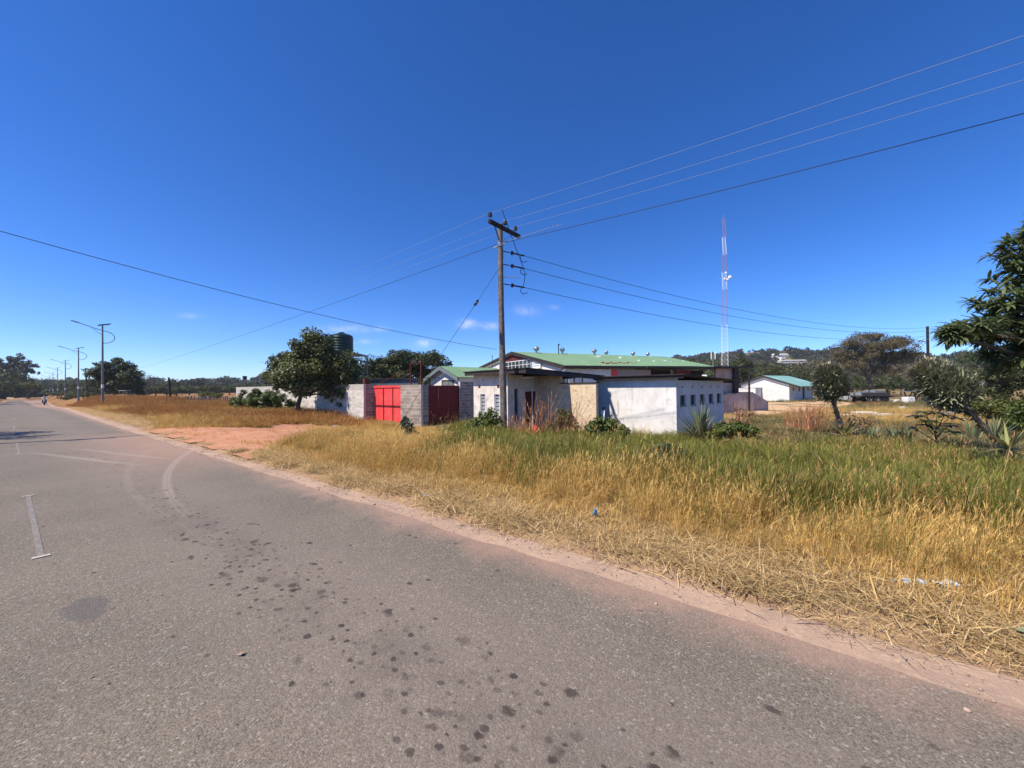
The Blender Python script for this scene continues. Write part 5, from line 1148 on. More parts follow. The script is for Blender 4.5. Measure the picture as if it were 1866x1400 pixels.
tree('weed', 'dry brown seed-headed weed in the right yard grass', 'weed', foot(1352, 24), [pb(1350, 752, 24, 10, 9), pb(1366, 758, 24, 9, 8)], 420, .12, .05, L_THORN, 52, .02)
tree('weed', 'dry russet weed clump among the grey-green rosettes', 'weed', foot(1682, 13.2), [pb(1680, 815, 13.2, 12, 13), pb(1692, 824, 13.2, 10, 8)], 700, .05, .03, leafmat('russet', (.24, .085, .045), (.34, .15, .08)), 53, .015)
tree('weed', 'cream-flowered dead shrub between the upright shaggy tree and the yard', 'weed', foot(1570, 19), [pb(1552, 768, 19, 12, 9), pb(1578, 772, 19, 14, 9), pb(1562, 782, 19, 16, 8)], 900, .13, .06, L_DRY, 54, .02, bark=M_BARKP)
# out of frame at left: the tree whose shade lies on the road
tree('roadside_tree', 'roadside tree beyond the left edge shading the asphalt', 'tree', (-24.6, -4.6, -.3), [((-24.4, -3.6, 4.6), (1.2, 1.0, .9)), ((-25.8, -4.0, 5.0), (1.5, 1.2, 1.0)), ((-27.0, -4.6, 4.6), (1.5, 1.3, 1.0))], 2600, .2, .12, L_FIG, 60, .12)
belt('belt_tree', 'roadside tree on the left verge beyond the frame', 'left verge trees', [(-330, 52, 560, 130), (-190, 68, 600, 110), (-110, 84, 630, 90)], L_DARK, 61, .6)

# ------------------------------------------------------------------ strips: long leaves, grass blades
def strips(base, d0, L, w, bend, seg, rg, tone, fold=0.0, wprof=None, grav=None):
    """tapering curved leaf strips; d0 start directions, bend = drop towards gravity over the length"""
    n = len(base); s_ = unit(np.cross(d0, np.array([0, 0, 1.0]) + rg.normal(0, .05, (n, 3)))); P = []
    p = base.copy(); d = d0.copy(); gvec = np.array([0, 0, -1.0]) if grav is None else grav
    prof = wprof or [1, 1, .75, 0]
    for i in range(seg + 1):
        wv = (w * np.interp(i / seg, np.linspace(0, 1, len(prof)), prof))[:, None] * .5
        P.append((p - s_ * wv, p + s_ * wv)) if i < seg else P.append((p,))
        p = p + d * (L / seg)[:, None]; d = unit(d + gvec * (bend / seg)[:, None])
    v = np.concatenate([np.stack(q, 1) for q in P], 1).reshape(-1, 3); m_ = 2 * seg + 1; b = (np.arange(n) * m_)[:, None]
    q = np.concatenate([b + np.array([[2 * i, 2 * i + 1, 2 * i + 3, 2 * i + 2]]) for i in range(seg - 1)]) if seg > 1 else np.zeros((0, 4), int)
    t = b + np.array([[2 * seg - 2, 2 * seg - 1, 2 * seg]])
    return v, q, t, np.repeat(tone, m_)
def merge(parts):
    V, Q, T, N, o = [], [], [], [], 0
    for v, q, t, n_ in parts: V.append(v); Q.append(q + o); T.append(t + o); N.append(n_); o += len(v)
    return np.concatenate(V), np.concatenate(Q), np.concatenate(T), np.concatenate(N)
def fan(n, rg, lo, hi):
    a = rg.uniform(0, 2 * math.pi, n); e = np.radians(rg.uniform(lo, hi, n)); return np.stack([np.cos(a) * np.cos(e), np.sin(a) * np.cos(e), np.sin(e)], -1)
def rosette(name, label, cat, loc, n, L, w, lo, hi, leaf, seed, bend=.25, group=None, dead=0):
    rg = np.random.default_rng(seed); d = fan(n, rg, lo, hi); t = thing(name, label, cat, loc, 0, group)
    pr = [strips(d * .05 * L, d, L * rg.uniform(.65, 1.1, n), np.full(n, w), bend * rg.uniform(.2, 1.8, n), 4, rg, rg.random(n) * .92, wprof=[.7, 1, .9, .55, 0])]
    v, q, tr_, tn = merge(pr); me = npmesh('leaves', v, quads=q, tris=tr_, tone=tn); me.materials.append(leaf); o = link('leaves', me, t)
    if dead:
        d = fan(dead, rg, -25, 12); v, q, tr_, tn = strips(d * .05, d, L * rg.uniform(.5, .9, dead), np.full(dead, w * .8), rg.uniform(.3, .9, dead), 4, rg, np.full(dead, .97)); me = npmesh('dead_leaves', v, quads=q, tris=tr_, tone=tn); me.materials.append(leaf); link('dead_leaves', me, t)
    return t
p = at(1278, 786, 14.8); rosette('yucca', 'large spiky yucca rosette against the shaded outbuilding wall', 'yucca', (p.x, p.y, g(p.x, p.y) + .12), 130, 1.42, .075, 10, 88, L_AGAVE, 71, .14, dead=18)
p = at(1078, 782, 15.9); rosette('yucca', 'small dark spiky yucca by the leaning planks', 'yucca', (p.x, p.y, g(p.x, p.y) + .05), 38, .85, .05, 20, 85, L_YUCCA, 72, .12)
p = at(1540, 800, 16.6); rosette('yucca', 'yellow-green strappy rosette at the foot of the upright shaggy tree', 'yucca', (p.x, p.y, g(p.x, p.y) + .15), 40, 1.05, .085, 5, 70, L_YUCCAP, 73, .5, dead=8)
p = at(1838, 828, 11.8); rosette('yucca', 'straggly yellowing rosette at the foot of the leaning shaggy tree', 'yucca', (p.x, p.y, g(p.x, p.y) + .2), 46, 1.1, .075, -8, 70, L_YUCCAP, 74, .45, dead=36)
for i, (px, py, Z, lb) in enumerate(((1592, 800, 15.8, 'first grey-green agave from the left in the row by the yard'), (1612, 802, 15.4, 'second grey-green agave from the left in the row by the yard'), (1634, 803, 15.2, 'third grey-green agave from the left in the row by the yard'), (1654, 804, 15.0, 'fourth grey-green agave, right end of the row'), (1776, 798, 15.4, 'pale green agave just left of the leaning trunk'), (1812, 796, 15.6, 'dark green agave behind the leaning trunk'))):
    p = at(px, py, Z); rosette('agave', lb, 'agave', (p.x, p.y, g(p.x, p.y)), 34, .78 if i < 4 else 1.0, .075, 30, 88, L_AGAVE, 80 + i, .12)
# castor-like plant with big fingered leaves
p = at(1706, 822, 13.0); cp = thing('castor_plant', 'dark plant with large fingered leaves among the rosettes', 'plant', (p.x, p.y, g(p.x, p.y))); rg = np.random.default_rng(90)
b = MB(); LV = []
for i in range(14):
    a_ = i * 2.4; h = .45 + .055 * i; r_ = .25 + .4 * rg.random(); tip = Vector((r_ * math.cos(a_), r_ * math.sin(a_), h + .25)); b.tube([(0, 0, 0), (0, 0, h * .7), tip], [.022, .018, .008], 6)
    k = 8; an = np.linspace(-2.4, 2.4, k) + a_; d = unit(np.stack([np.cos(an), np.sin(an), rg.uniform(-.1, .3, k)], -1)); LV.append(strips(np.tile(np.array(tip), (k, 1)), d, .36 * np.ones(k), .15 * np.ones(k), .9 * np.ones(k), 3, rg, rg.random(k) * .5, wprof=[.3, 1, .8, 0]))
b.build('stem', M_BARK, cp); v, q, tr_, tn = merge(LV); me = npmesh('leaves', v, quads=q, tris=tr_, tone=tn); me.materials.append(L_DARK); link('leaves', me, cp)

def yucca_tree(label, base, path, crown, n, seed, tr):
    """bare ringed trunk, shaggy crown of stiff pointed leaves along its axis"""
    rg = np.random.default_rng(seed); base = Vector(base); t = thing('yucca_tree', label, 'yucca tree', base)
    pts = [Vector(q) - base for q in path]; P = [pts[0]]
    for a, b_ in zip(pts, pts[1:]): P += [a.lerp(b_, k / 6) for k in range(1, 7)]
    MB().tube(P, [tr * (1.25 - .5 * i / len(P)) * (1 + .14 * (i % 2)) for i in range(len(P))], 9).build('trunk', M_BARKP, t)
    sc = MB(); rg2 = np.random.default_rng(seed + 1)
    for i in range(70):                                # papery stubs of old leaves
        f = rg2.random() * (len(P) - 1); k = min(int(f), len(P) - 2); c = P[k].lerp(P[k + 1], f - k); a_ = rg2.uniform(0, 6.3); u = Vector((math.cos(a_), math.sin(a_), -.5)); s_ = Vector((-math.sin(a_), math.cos(a_), 0)) * .035
        sc.add([c + u * tr - s_, c + u * tr + s_, c + u * (tr + .10) + Vector((0, 0, -.07))], [(0, 1, 2)])
    sc.build('leaf_stubs', L_DRY, t)
    A, B, rad = Vector(crown[0]) - base, Vector(crown[1]) - base, crown[2]; ax_ = np.array((B - A).normalized())
    f = rg.random(n); c0 = np.array(A) + np.outer(f, np.array(B - A)); prof = rad * np.interp(f, [0, .12, .4, .75, 1], [.45, .9, 1, .8, .35])
    u = rg.normal(0, 1, (n, 3)); u -= np.outer(u @ ax_, ax_); u = unit(u)
    d = unit(u + ax_ * (.15 + .7 * f[:, None]) + rg.normal(0, .62, (n, 3)) + np.array([0, 0, .1]))
    L = rg.uniform(.17, .31, n) * rad / .62; b0 = c0 + u * (prof * rg.uniform(.2, .92, n) ** .7)[:, None]
    v, q, tr_, tn = strips(b0, d, L, np.full(n, .042 * rad / .62), rg.uniform(-.1, .3, n), 3, rg, np.where(f > .8, np.where(rg.random(n) < .25, .97, rg.random(n)), rg.random(n) * .94), wprof=[.6, 1, .85, 0])
    me = npmesh('crown', v, quads=q, tris=tr_, tone=tn); me.materials.append(L_YUCCA); link('crown', me, t)
Zy = 16.8
yucca_tree('upright shaggy yucca tree with an egg-shaped crown on a bare trunk', foot(1538, Zy), [foot(1538, Zy), at(1531, 770, Zy), at(1520, 738, Zy), at(1515, 715, Zy)], (at(1517, 728, Zy), at(1508, 668, Zy), .66), 4200, 95, .075)
Zy = 12.4
yucca_tree('shaggy yucca tree leaning far to the left on a slanting trunk', foot(1836, Zy), [foot(1836, Zy), at(1812, 800, Zy), at(1785, 770, Zy), at(1758, 738, Zy)], (at(1758, 735, Zy), at(1676, 668, Zy + .8), .66), 5200, 96, .075)

# mango tree at the right: drooping whorls of long leaves
Zm = 8.4; mb = foot(2010, 9.2); mt = thing('mango_tree', 'large mango tree with drooping glossy leaves at the right edge', 'tree', mb); rg = np.random.default_rng(97)
MBL = [pb(1865, 450, Zm, 42, 45), pb(1880, 520, Zm, 60, 50), pb(1840, 560, Zm, 55, 40), pb(1870, 600, Zm, 70, 45), pb(1810, 600, Zm, 42, 28), pb(1770, 600, Zm - .4, 40, 14), pb(1735, 610, Zm - .6, 20, 12), pb(1850, 650, Zm, 60, 28), pb(1930, 480, Zm + .5, 70, 70), pb(1960, 590, Zm + 1, 90, 70), pb(1900, 415, Zm + .3, 34, 26)]
loc = [((Vector(c) - Vector(mb))[:], r) for c, r in MBL]
limbs((0, 0, 0), (-.3, -.2, 1.9), loc, .15, rg, 8).build('trunk', M_BARK, mt)
W = []
for c, r in loc:
    k = int(20 + 90 * (r[0] * r[1] * r[2]) ** .6); u = unit(rg.normal(0, 1, (k, 3))); cs = np.array(c) + u * rg.uniform(.35, 1, k)[:, None] * np.array(r); W.append((cs, u))
cs = np.concatenate([w[0] for w in W]); us = np.concatenate([w[1] for w in W]); kk = 13; n = len(cs) * kk
d = unit(np.repeat(us * .35 + np.array([0, 0, .15]), kk, 0) + fan(n, rg, -35, 45)); ct = np.repeat(rg.random(len(cs)) * .4, kk)
v, q, tr_, tn = strips(np.repeat(cs, kk, 0), d, rg.uniform(.20, .34, n), rg.uniform(.048, .068, n), rg.uniform(.7, 1.7, n), 4, rg, np.clip(ct + rg.random(n) * .55, 0, 1), wprof=[.3, .9, 1, .6, 0])
me = npmesh('crown', v, quads=q, tris=tr_, tone=tn); me.materials.append(L_MANGO); link('crown', me, mt)

# dry reed clumps by the porch and in the yard
def reeds(label, loc, n, h, lean, seed, leaf=G_REED, plume=True, spread=.3):
    rg = np.random.default_rng(seed); n = int(n * 1.15); t = thing('dry_reed_clump', label, 'reeds', loc); b0 = np.stack([rg.normal(0, spread, n), rg.normal(0, spread, n), np.full(n, -.05)], -1)
    d = unit(np.stack([rg.normal(lean, .26, n), rg.normal(0, .2, n), np.ones(n)], -1)); L = h * rg.uniform(.6, 1.15, n)
    pr = [strips(b0, d, L, np.full(n, .024), rg.uniform(.15, .6, n), 5, rg, rg.random(n), wprof=[1, .9, .8, .5, 0])]
    if plume:
        for k in range(7):
            f = .70 + .05 * k; tip = b0 + d * (L * f)[:, None] - np.array([0, 0, 1.0]) * (L * .16 * f * f)[:, None]; dd = unit(d + rg.normal(0, .35, (n, 3)))
            pr.append(strips(tip, dd, rg.uniform(.10, .2, n), np.full(n, .018), np.full(n, .8), 2, rg, rg.random(n)))
    m2 = n * 2; a0 = np.repeat(b0, 2, 0); pr.append(strips(a0, unit(np.stack([rg.normal(lean, .5, m2), rg.normal(0, .5, m2), np.ones(m2)], -1)), h * .55 * rg.uniform(.5, 1.1, m2), np.full(m2, .014), rg.uniform(.6, 1.6, m2), 4, rg, rg.random(m2)))
    v, q, tr_, tn = merge(pr); me = npmesh('stalks', v, quads=q, tris=tr_, tone=tn); me.materials.append(leaf); link('stalks', me, t)
for px, Z, n, h, lean, lb in ((985, 15.3, 34, 2.35, -.05, 'tall upright dry reeds in front of the dark porch door'), (1010, 15.2, 46, 2.1, .38, 'dry reeds bending right in front of the ochre screen wall'), (945, 15.4, 26, 1.35, .1, 'dark plumed dry reeds just right of the power pole'), (1050, 15.0, 22, 1.2, .25, 'short dry reeds at the foot of the ochre screen wall'), (1478, 19.5, 70, 1.6, .1, 'big pale dry grass clump left of the upright shaggy tree'), (1455, 21, 40, 1.5, -.2, 'dry grass clump bending left in front of the dirt yard'), (1350, 22, 26, 1.5, .2, 'thin dry stalks right of the spiky yucca'), (1540, 26, 12, .9, 0, 'brown stalks beside the upright yucca trunk')):
    p = plan(px, Z); reeds(lb, (p[0], p[1], g(*p)), n, h, lean, int(px))
# ------------------------------------------------------------------ grass and forest: scattered stuff
def proto(name, me, m_):
    me.materials.append(m_); return bpy.data.objects.new(name, me)
def scatter(name, pts, rot, scl, protos, label=None, kind='stuff'):
    col = bpy.data.collections.new(name + '_kinds')          # never linked to the scene
    for p in protos: col.objects.link(p)
    me = bpy.data.meshes.new(name); me.vertices.add(len(pts)); me.vertices.foreach_set('co', np.asarray(pts, np.float32).ravel()); me.update()
    a = me.attributes.new('rot', 'FLOAT_VECTOR', 'POINT'); a.data.foreach_set('vector', np.asarray(rot, np.float32).ravel())
    a = me.attributes.new('scl', 'FLOAT_VECTOR', 'POINT'); a.data.foreach_set('vector', np.asarray(scl, np.float32).ravel())
    a = me.attributes.new('kind', 'INT', 'POINT'); a.data.foreach_set('value', RNG.integers(0, len(protos), len(pts)).astype(np.int32))
    o = link(name, me); tag(o, label, kind=kind)
    ng = bpy.data.node_groups.new(name, 'GeometryNodeTree'); ng.interface.new_socket('Geometry', in_out='INPUT', socket_type='NodeSocketGeometry'); ng.interface.new_socket('Geometry', in_out='OUTPUT', socket_type='NodeSocketGeometry')
    N = ng.nodes; gi_ = N.new('NodeGroupInput'); go = N.new('NodeGroupOutput'); ip = N.new('GeometryNodeInstanceOnPoints'); ci = N.new('GeometryNodeCollectionInfo')
    ci.inputs['Collection'].default_value = col; ci.inputs['Separate Children'].default_value = True; ci.inputs['Reset Children'].default_value = True
    def attr(nm, ty):
        n = N.new('GeometryNodeInputNamedAttribute'); n.data_type = ty; n.inputs['Name'].default_value = nm; return n.outputs[0]
    Lk = ng.links; Lk.new(gi_.outputs[0], ip.inputs['Points']); Lk.new(ci.outputs[0], ip.inputs['Instance']); ip.inputs['Pick Instance'].default_value = True
    Lk.new(attr('kind', 'INT'), ip.inputs['Instance Index']); Lk.new(attr('scl', 'FLOAT_VECTOR'), ip.inputs['Scale'])
    er = N.new('FunctionNodeEulerToRotation'); Lk.new(attr('rot', 'FLOAT_VECTOR'), er.inputs[0]); Lk.new(er.outputs[0], ip.inputs['Rotation'])
    Lk.new(ip.outputs[0], go.inputs[0]); o.modifiers.new('scatter', 'NODES').node_group = ng
    return o
def tuft(seed, n, h, w, spread, lean, bend, seg=4, heads=0, flat=False, wind=(.22, .05), dry=.06):
    rg = np.random.default_rng(seed); b0 = np.stack([rg.normal(0, spread, n), rg.normal(0, spread, n), np.full(n, -.02)], -1)
    if flat: d = fan(n, rg, 0, 28); b0[:, 2] = rg.uniform(0, .05, n)
    else: d = unit(np.stack([rg.normal(wind[0], lean, n), rg.normal(wind[1], lean, n), np.ones(n)], -1))
    L = h * rg.uniform(.5, 1.2, n); bd = bend * rg.uniform(.2, 1.9, n); tn = np.where(rg.random(n) < dry, .97, rg.random(n) * .92)
    pr = [strips(b0, d, L, w * rg.uniform(.6, 1.3, n), bd, seg, rg, tn)]
    if heads:
        i = rg.choice(n, heads, False); p = b0[i].copy(); dd = d[i].copy()
        for s_ in range(seg): p = p + dd * (L[i] / seg)[:, None] * (.92 if s_ == seg - 1 else 1); dd = unit(dd + np.array([0, 0, -1.0]) * (bd[i] / seg)[:, None])
        for k in range(3): pr.append(strips(p - dd * .03 * k, unit(dd + rg.normal(0, .22, (heads, 3))), rg.uniform(.05, .10, heads), np.full(heads, w * 1.15), np.full(heads, .6), 2, rg, rg.uniform(.3, .92, heads)))
    v, q, t, tone = merge(pr); return npmesh('tuft', v, quads=q, tris=t, tone=tone)
WALLS = [((-.10, -2.6), (5.8, 10.6))]
_ca, _sa = math.cos(GA), math.sin(GA)
def blocked(x, y):
    dx, dy = x - GO[0], y - GO[1]; a = dx * _ca + dy * _sa; b = -dx * _sa + dy * _ca
    hit = ((a > -2.6) & (a < .05) & (b > -.04) & (b < 4.3)) | ((a > 0) & (a < 3.45) & (b > .6) & (b < 4.3)) | ((a > 1.5) & (a < 5.8) & (b > 4.5) & (b < 10.6))
    hit |= (y > 14.4) & (x < -18.1) & (y < 30)
    return hit
indrive = inpoly(DRIVE); inyard = inpoly(YARD)
def field(n, x0, x1, y0, y1, dens, rg, zfun=None):
    x = rg.uniform(x0, x1, n); y = rg.uniform(y0, y1, n); P = dens(x, y); k = (rg.random(n) < P) & ~blocked(x, y)
    x, y = x[k], y[k]; return x, y, gz(x, y)
def vis(x, y, pad=120):     # plan wedge the photograph can see, with a margin
    cx = x * _r0.x + y * _r0.y; cz_ = x * _f0.x + y * _f0.y; px = PW / 2 + F * cx / np.maximum(cz_, .01)
    return (cz_ > .6) & (px > -pad * 3) & (px < PW + pad * 3)
def put(name, x, y, z, s, protos, rg, tilt=.12, label=None, yaw=None):
    n = len(x); rot = np.stack([rg.normal(0, tilt, n), rg.normal(0, tilt, n), rg.normal(0, .9, n) if yaw is None else yaw], -1)
    return scatter(name, np.stack([x, y, z], -1), rot, np.stack([s * rg.uniform(.85, 1.15, n), s * rg.uniform(.85, 1.15, n), s], -1), protos, label)
noise2 = lambda x, y, s: (np.sin(x * s + 1.3 * np.sin(y * s * .7)) + np.sin(y * s * 1.3 + 1.7 * np.sin(x * s * .6 + 1)) + np.sin((x + y) * s * .53)) / 3
rg = np.random.default_rng(5)
K_GOLD = [proto('gold_tuft', tuft(100 + i, 46, .62, .0042, .08, .22, .75, 4, 18), G_GOLD) for i in range(7)]
K_FLOP = [proto('flop_tuft', tuft(120 + i, 14, .70, .0036, .12, .6, 2.2, 7, 2, wind=(.5, -.5)), G_STRAW) for i in range(5)]
K_GREEN = [proto('green_tuft', tuft(140 + i, 38, .66, .0068, .09, .24, .75, 4, 5, dry=.08 + .05 * i), G_GREEN) for i in range(7)]
K_STRAW = [proto('straw_tuft', tuft(160 + i, 26, .20, .005, .12, 0, .25, 2, 0, True), G_STRAW) for i in range(6)]
K_SHORT = [proto('short_tuft', tuft(180 + i, 30, .17, .005, .06, .38, .9, 3), G_GOLD) for i in range(5)]
K_RED = [proto('red_tuft', tuft(200 + i, 26, .50, .010, .12, .26, .7, 3, 8), G_RED) for i in range(6)]
K_OLIVE = [proto('field_tuft', tuft(220 + i, 26, .34, .012, .12, .35, .7, 3, 3), leafmat('grass_olive%d' % i, (.10, .095, .028), (.20, .165, .06), (.36, .25, .11), rnd=.25)) for i in range(4)]

edge0 = lambda x: 4.15 + .22 * np.sin(x * 1.1) + .15 * np.sin(x * 3.3 + 1) + .25 * np.exp(-((x + 3) / 2.5) ** 2)
notdrive = lambda x, y: 1 - indrive(x, y).astype(float)
# matted cut straw along the shoulder
x, y, z = field(30000, -62, 5, 3.45, 5.4, lambda x, y: vis(x, y) * np.clip((y - 3.45 - .12 * np.sin(x * 2.3) - .1 * np.sin(x * 5.1)) / .35, 0, 1) * np.clip((5.4 - y) / .8, 0, 1) * notdrive(x, y) * np.where(x < -22, .5, 1) * .62, rg)
y = y + yc(x); put('cut_straw', x, y, gz(x, y) + .005, rg.uniform(.6, 1.25, len(x)), K_STRAW, rg, .08)
x, y, z = field(14000, -24, 5, 3.7, 5.6, lambda x, y: vis(x, y) * np.clip((y - 3.8) / .5, 0, 1) * notdrive(x, y) * (.35 + .45 * (noise2(x, y, 2.1) > -.1)), rg)
put('short_dry_grass', x, y, z, rg.uniform(.6, 1.5, len(x)), K_SHORT, rg)
x, y, z = field(17000, -14, 4.5, 3.5, 4.9, lambda x, y: vis(x, y) * np.clip((y - 3.52 - .1 * np.sin(x * 2.3) - .08 * np.sin(x * 5.1)) / .25, 0, 1) * np.clip((4.9 - y) / .5, 0, 1) * notdrive(x, y), rg)
put('cut_straw', x, y, z + .01, rg.uniform(.5, 1.0, len(x)), K_STRAW, rg, .1)
0 and put('short_dry_grass', x, y, z, rg.uniform(.6, 1.5, len(x)), K_SHORT, rg)
# tall golden grass
def dgold(x, y):
    e = edge0(x); p = np.clip((y - e) / .35, 0, 1); far = 5.25 + .35 * np.sin(x * .8) + .25 * np.sin(x * 2.1) + np.clip((-x - 6.5) * 1.1, 0, 10)
    p = p * np.where(y > far, np.clip(1 - (y - far) / 1.1, .05, 1), 1); return p * vis(x, y) * notdrive(x, y)
def hgold(x, y): return (.86 + .22 * noise2(x, y, 3.1)) * (.50 + .50 * np.clip((y - edge0(x)) / 1.1, 0, 1)) * (1 + .16 * noise2(x, y, 1.4)) * np.where(x < -20, .62, 1) * np.clip(.95 + (x + 8) / 14, .5, .95)
x, y, z = field(42000, -27, 5.5, 4, 14.2, lambda x, y: dgold(x, y) * .80, rg); s = hgold(x, y)
put('golden_grass', x, y, z, s * rg.uniform(.8, 1.2, len(x)), K_GOLD, rg)
x, y, z = field(6000, -17, 5, 4.2, 7.5, lambda x, y: dgold(x, y) * np.clip((7.5 - y) / 2, 0, 1) * .38 * (.25 + np.clip((x + 8) / 6, 0, 1)), rg)
put('fallen_grass', x, y, z, rg.uniform(.65, 1.1, len(x)), K_FLOP, rg, .15)
# green grass behind it
def dgreen(x, y):
    far = 5.0 + .35 * np.sin(x * .8) + .25 * np.sin(x * 2.1) + np.clip((-x - 6.5) * 1.0, 0, 10); p = np.clip((y - far) / .9, 0, 1) * np.clip((x + 16.5 + .5 * np.sin(y * 2)) / 3.0, 0, 1)
    lim = 16.5 + .9 * np.sin(x * 1.1) + 1.2 * np.clip((x + 2) / 4, 0, 1); return p * np.clip((lim - y) / 1.5, 0, 1) * vis(x, y)
x, y, z = field(60000, -17, 9, 5, 18.5, lambda x, y: dgreen(x, y) * .66 * np.clip(.75 + .6 * noise2(x, y, 2.3), .25, 1), rg); s = (.98 + .22 * noise2(x, y, .9) + .20 * noise2(x, y, 2.7)) * np.where(y > 14, .8, 1)
put('green_grass', x, y, z, s * rg.uniform(.75, 1.15, len(x)), K_GREEN, rg)
x, y, z = field(9000, -16, 10, 4.5, 7.5, lambda x, y: dgold(x, y) * .16, rg); put('green_grass', x, y, z, rg.uniform(.4, .75, len(x)), K_GREEN, rg)
# sparse golden stalks through the green
x, y, z = field(9000, -15, 9, 7, 18, lambda x, y: dgreen(x, y) * .10 * (noise2(x, y, .8) > -.1), rg); put('golden_grass', x, y, z, rg.uniform(.8, 1.15, len(x)), K_GOLD, rg)
K_SEED = [proto('seed_stalk', tuft(260 + i, 7, 1.05, .0042, .10, .22, .9, 6, 6), G_REED if i % 2 else G_GOLD) for i in range(4)]
x, y, z = field(5200, -16, 9, 5.2, 16.5, lambda x, y: (dgreen(x, y) * .35 + dgold(x, y) * .15) * np.clip(noise2(x, y, 1.1) + .25, 0, 1), rg); put('seeding_grass', x, y, z, rg.uniform(.65, 1.05, len(x)), K_SEED, rg, .1)
x, y, z = field(5000, -16, 6, 5.5, 15.5, lambda x, y: dgreen(x, y) * .5 * (noise2(x, y, .75) > .28), rg); put('red_dry_grass', x, y, z, rg.uniform(.9, 1.35, len(x)), K_RED, rg)
x, y, z = field(5000, -26, -9, 3.5, 12, lambda x, y: vis(x, y) * indrive(x, y) * (.05 + .5 * (noise2(x, y, 1.3) > .42)), rg); put('short_dry_grass', x, y, z + .02, rg.uniform(.5, 1.2, len(x)), K_SHORT, rg)
# red dry grass of the left field
def dleft(x, y): return vis(x, y) * np.clip((y - yc(x) - 4.2) / .6, 0, 1) * np.clip((-x - 19) / 3, 0, 1) * notdrive(x, y) * ((y < 14.3) | (x < -47.5))
x, y, z = field(60000, -95, -18, 4, 34, lambda x, y: dleft(x, y) * np.clip(1.15 - y / 40, .2, 1) * .55, rg)
lowm = np.clip((y - yc(x) - 4.2) / 2.5, .35, 1); s = lowm * (.95 + .3 * noise2(x, y, .6)) * (1 + np.clip((-x - 30) / 70, 0, .5)); put('red_dry_grass', x, y, z, s * rg.uniform(.7, 1.2, len(x)), K_RED, rg)
x, y, z = field(16000, -60, -18, 4, 16, lambda x, y: dleft(x, y) * .5 * (noise2(x, y, .5) > .05), rg); put('golden_grass', x, y, z, rg.uniform(.45, .75, len(x)), K_GOLD, rg)
x, y, z = field(16000, -80, -30, 9, 30, lambda x, y: dleft(x, y) * np.clip(noise2(x, y, .28) * 2, 0, 1) * .55, rg); put('green_grass', x, y, z, rg.uniform(.6, 1.1, len(x)), K_GREEN, rg)
x, y, z = field(3000, -14, 4.5, 3.22, 3.75, lambda x, y: vis(x, y) * np.clip((y - 3.2) / .5, 0, 1) * .7 * np.clip(noise2(x, y, 2.9) * 1.6 + .1, 0, 1), rg); put('cut_straw', x, y, np.full(len(x), -.02), rg.uniform(.35, .8, len(x)), K_STRAW, rg, .06)
x, y, z = field(5000, -45, -22, 9, 14, lambda x, y: dleft(x, y) * np.clip((y - 10.3) / 1.5, 0, 1) * .6 * (x < -29), rg); put('green_grass', x, y, z, rg.uniform(.4, .7, len(x)), K_GREEN, rg)
# weedy yard on the right
x, y, z = field(60000, -4, 46, 15, 92, lambda x, y: vis(x, y) * np.clip((y - 15.5 - 1.2 * np.clip((x + 2) / 4, 0, 1)) / 2, 0, 1) * (1 - inyard(x, y)) * np.clip(1.2 - y / 75, .12, 1) * np.where(noise2(x, y, .7) > -.35, .75, .2), rg)
put('weedy_grass', x, y, z, rg.uniform(.5, 1.2, len(x)) * (1 + np.clip((y - 40) / 60, 0, .8)), K_OLIVE, rg)
x, y, z = field(14000, -4, 40, 17, 80, lambda x, y: vis(x, y) * (1 - inyard(x, y)) * np.clip((noise2(x, y, .35) - .1) * 2, 0, 1) * .6, rg); put('red_dry_grass', x, y, z, rg.uniform(.5, .95, len(x)), K_RED, rg)
x, y, z = field(9000, -19, 10, 30, 60, lambda x, y: vis(x, y) * (x > -6) * (1 - inyard(x, y)) * np.clip(noise2(x, y, .3) + .2, 0, 1) * .5, rg); put('golden_grass', x, y, z, rg.uniform(.7, 1.1, len(x)), K_GOLD, rg)

# fallen stalks and crumbs strewn on the shoulder
x, y, z = field(1600, -24, 4, 3.15, 3.75, lambda x, y: vis(x, y) * np.clip((y - 3.05) / .7, 0, 1) ** 2 * .6, rg)
K_STALK = [proto('stalk', (lambda v: npmesh('stalk', v[0], quads=v[1], tris=v[2], tone=v[3]))(strips(np.array([[0, 0, .004]]), np.array([[1., 0, .03]]), np.array([.16 + .1 * i]), np.array([.006]), np.array([.05]), 3, rg, np.array([.3 + .2 * i]))), G_STRAW) for i in range(3)]
rgs = np.random.default_rng(77)
M_GRIT = mat('grit', (.40, .27, .20), (.27, .20, .165), scale=8, rough=.95, rnd=.35)
def pebble(sd):
    b_ = MB().ball((0, 0, .3), 1, 5, (1, .8, .6)); b_.v = [tuple(np.array(p_) * (1 + .25 * np.sin(np.array(p_) * 4 + sd))) for p_ in b_.v]; return proto('pebble', b_.mesh('pebble'), M_GRIT)
xg, yg, zg = field(5200, -20, 4, 2.7, 3.95, lambda x, y: vis(x, y) * np.exp(-((y - 3.3) / .32) ** 2), rgs); ss = rgs.gamma(2.0, .0022, len(xg)) + .0015
scatter('gravel', np.stack([xg, yg, np.where(yg < 3.02, .001, -.022)], -1), np.stack([0 * xg, 0 * xg, rgs.uniform(0, 6.3, len(xg))], -1), np.stack([ss, ss, ss], -1), [pebble(i) for i in range(4)])
put('strewn_straw', x, y, np.full(len(x), -.008), rg.uniform(.5, 1.3, len(x)), K_STALK, rg, 0, yaw=rg.uniform(0, 6.3, len(x)))

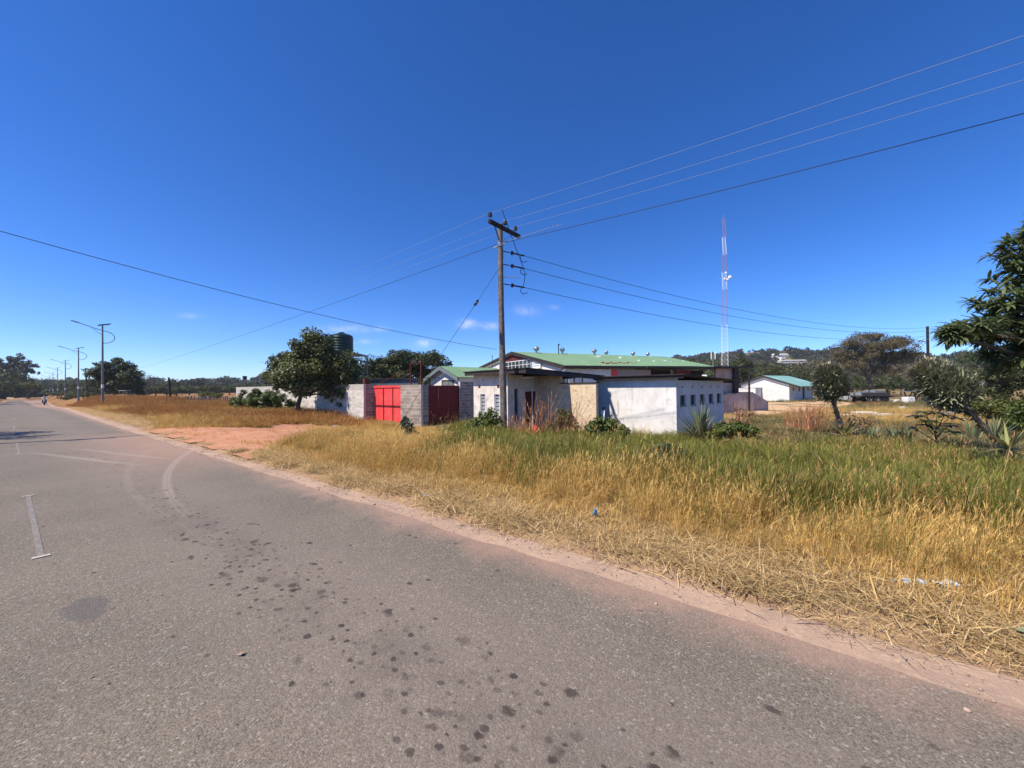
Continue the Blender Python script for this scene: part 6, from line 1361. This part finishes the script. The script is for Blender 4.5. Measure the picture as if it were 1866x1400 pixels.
# wooded hills: one mass of crowns
def hillcrown(seed, leaf):
    rg_ = np.random.default_rng(seed); bl = [((rg_.normal(0, .45), rg_.normal(0, .45), rg_.uniform(.3, .85)), (rg_.uniform(.4, .6), rg_.uniform(.4, .6), rg_.uniform(.25, .4))) for _ in range(5)]
    v, q, tn = cloud(bl, 420, .26, .2, rg_, clump=.55, nclump=10); return proto('hill_crown', npmesh('hill_crown', v, quads=q, tone=tn), leaf)
L_H1 = leafmat('hill_leaf_dark', (.035, .046, .024), (.072, .080, .042), None, rough=.9, spec=.1, trans=.1, rnd=.35)
L_H2 = leafmat('hill_leaf_dry', (.080, .072, .036), (.135, .115, .062), None, rough=.9, spec=.1, trans=.1, rnd=.35)
L_H1, L_H2 = L_H1, L_H2
KH = [hillcrown(300 + i, L_H1 if i % 3 else L_H2) for i in range(6)]
n = 5200; th = np.concatenate([rg.uniform(-22, 28, n // 2), rg.uniform(52, 93, n // 3), rg.uniform(28, 52, n // 6)]); r_ = rg.uniform(.02, 1, len(th)) ** .8 * 420 + 262
s_ = (r_ - 260) / 500; hz = hill_h(th) * np.where(s_ < .8, sm(s_ / .8), 1 - .3 * sm((s_ - .8) / .2)) - 1.5 + 4 * np.sin(th * 1.9 + r_ * .011) * s_
X_, Y_ = -np.sin(np.radians(th)) * r_, np.cos(np.radians(th)) * r_; keep = ~((Y_ < 30) & (Y_ > -8) & (r_ < 300))
sc_ = rg.uniform(3.6, 7.5, len(th)); m_ = keep
for h_ in HOUSES:      # clearings in front of the houses
    hb_, hr_ = math.degrees(math.atan2(-h_.x, h_.y)), math.hypot(h_.x, h_.y); m_ = m_ & ~((np.abs(th - hb_) < 1.3) & (r_ > hr_ - 45) & (r_ < hr_ + 9))
scatter('hill_forest', np.stack([X_, Y_, hz - 1], -1)[m_], np.stack([np.zeros(m_.sum()), np.zeros(m_.sum()), rg.uniform(0, 6.3, m_.sum())], -1), np.stack([sc_, sc_, sc_ * rg.uniform(.8, 1.3, len(sc_))], -1)[m_], KH)
# ------------------------------------------------------------------ thin dry-season haze
hz_m = bpy.data.materials.new('air'); hz_m.use_nodes = True; _n = hz_m.node_tree; _n.nodes.clear()
_v = _n.nodes.new('ShaderNodeVolumePrincipled'); _v.inputs['Density'].default_value = .00022; _v.inputs['Color'].default_value = (.86, .92, 1, 1); _v.inputs['Anisotropy'].default_value = .2
_o = _n.nodes.new('ShaderNodeOutputMaterial'); _n.links.new(_v.outputs[0], _o.inputs['Volume'])
tag(MB().box(-4700, 4700, -4700, 4700, -2.6, 84).build('haze', hz_m), kind='stuff')
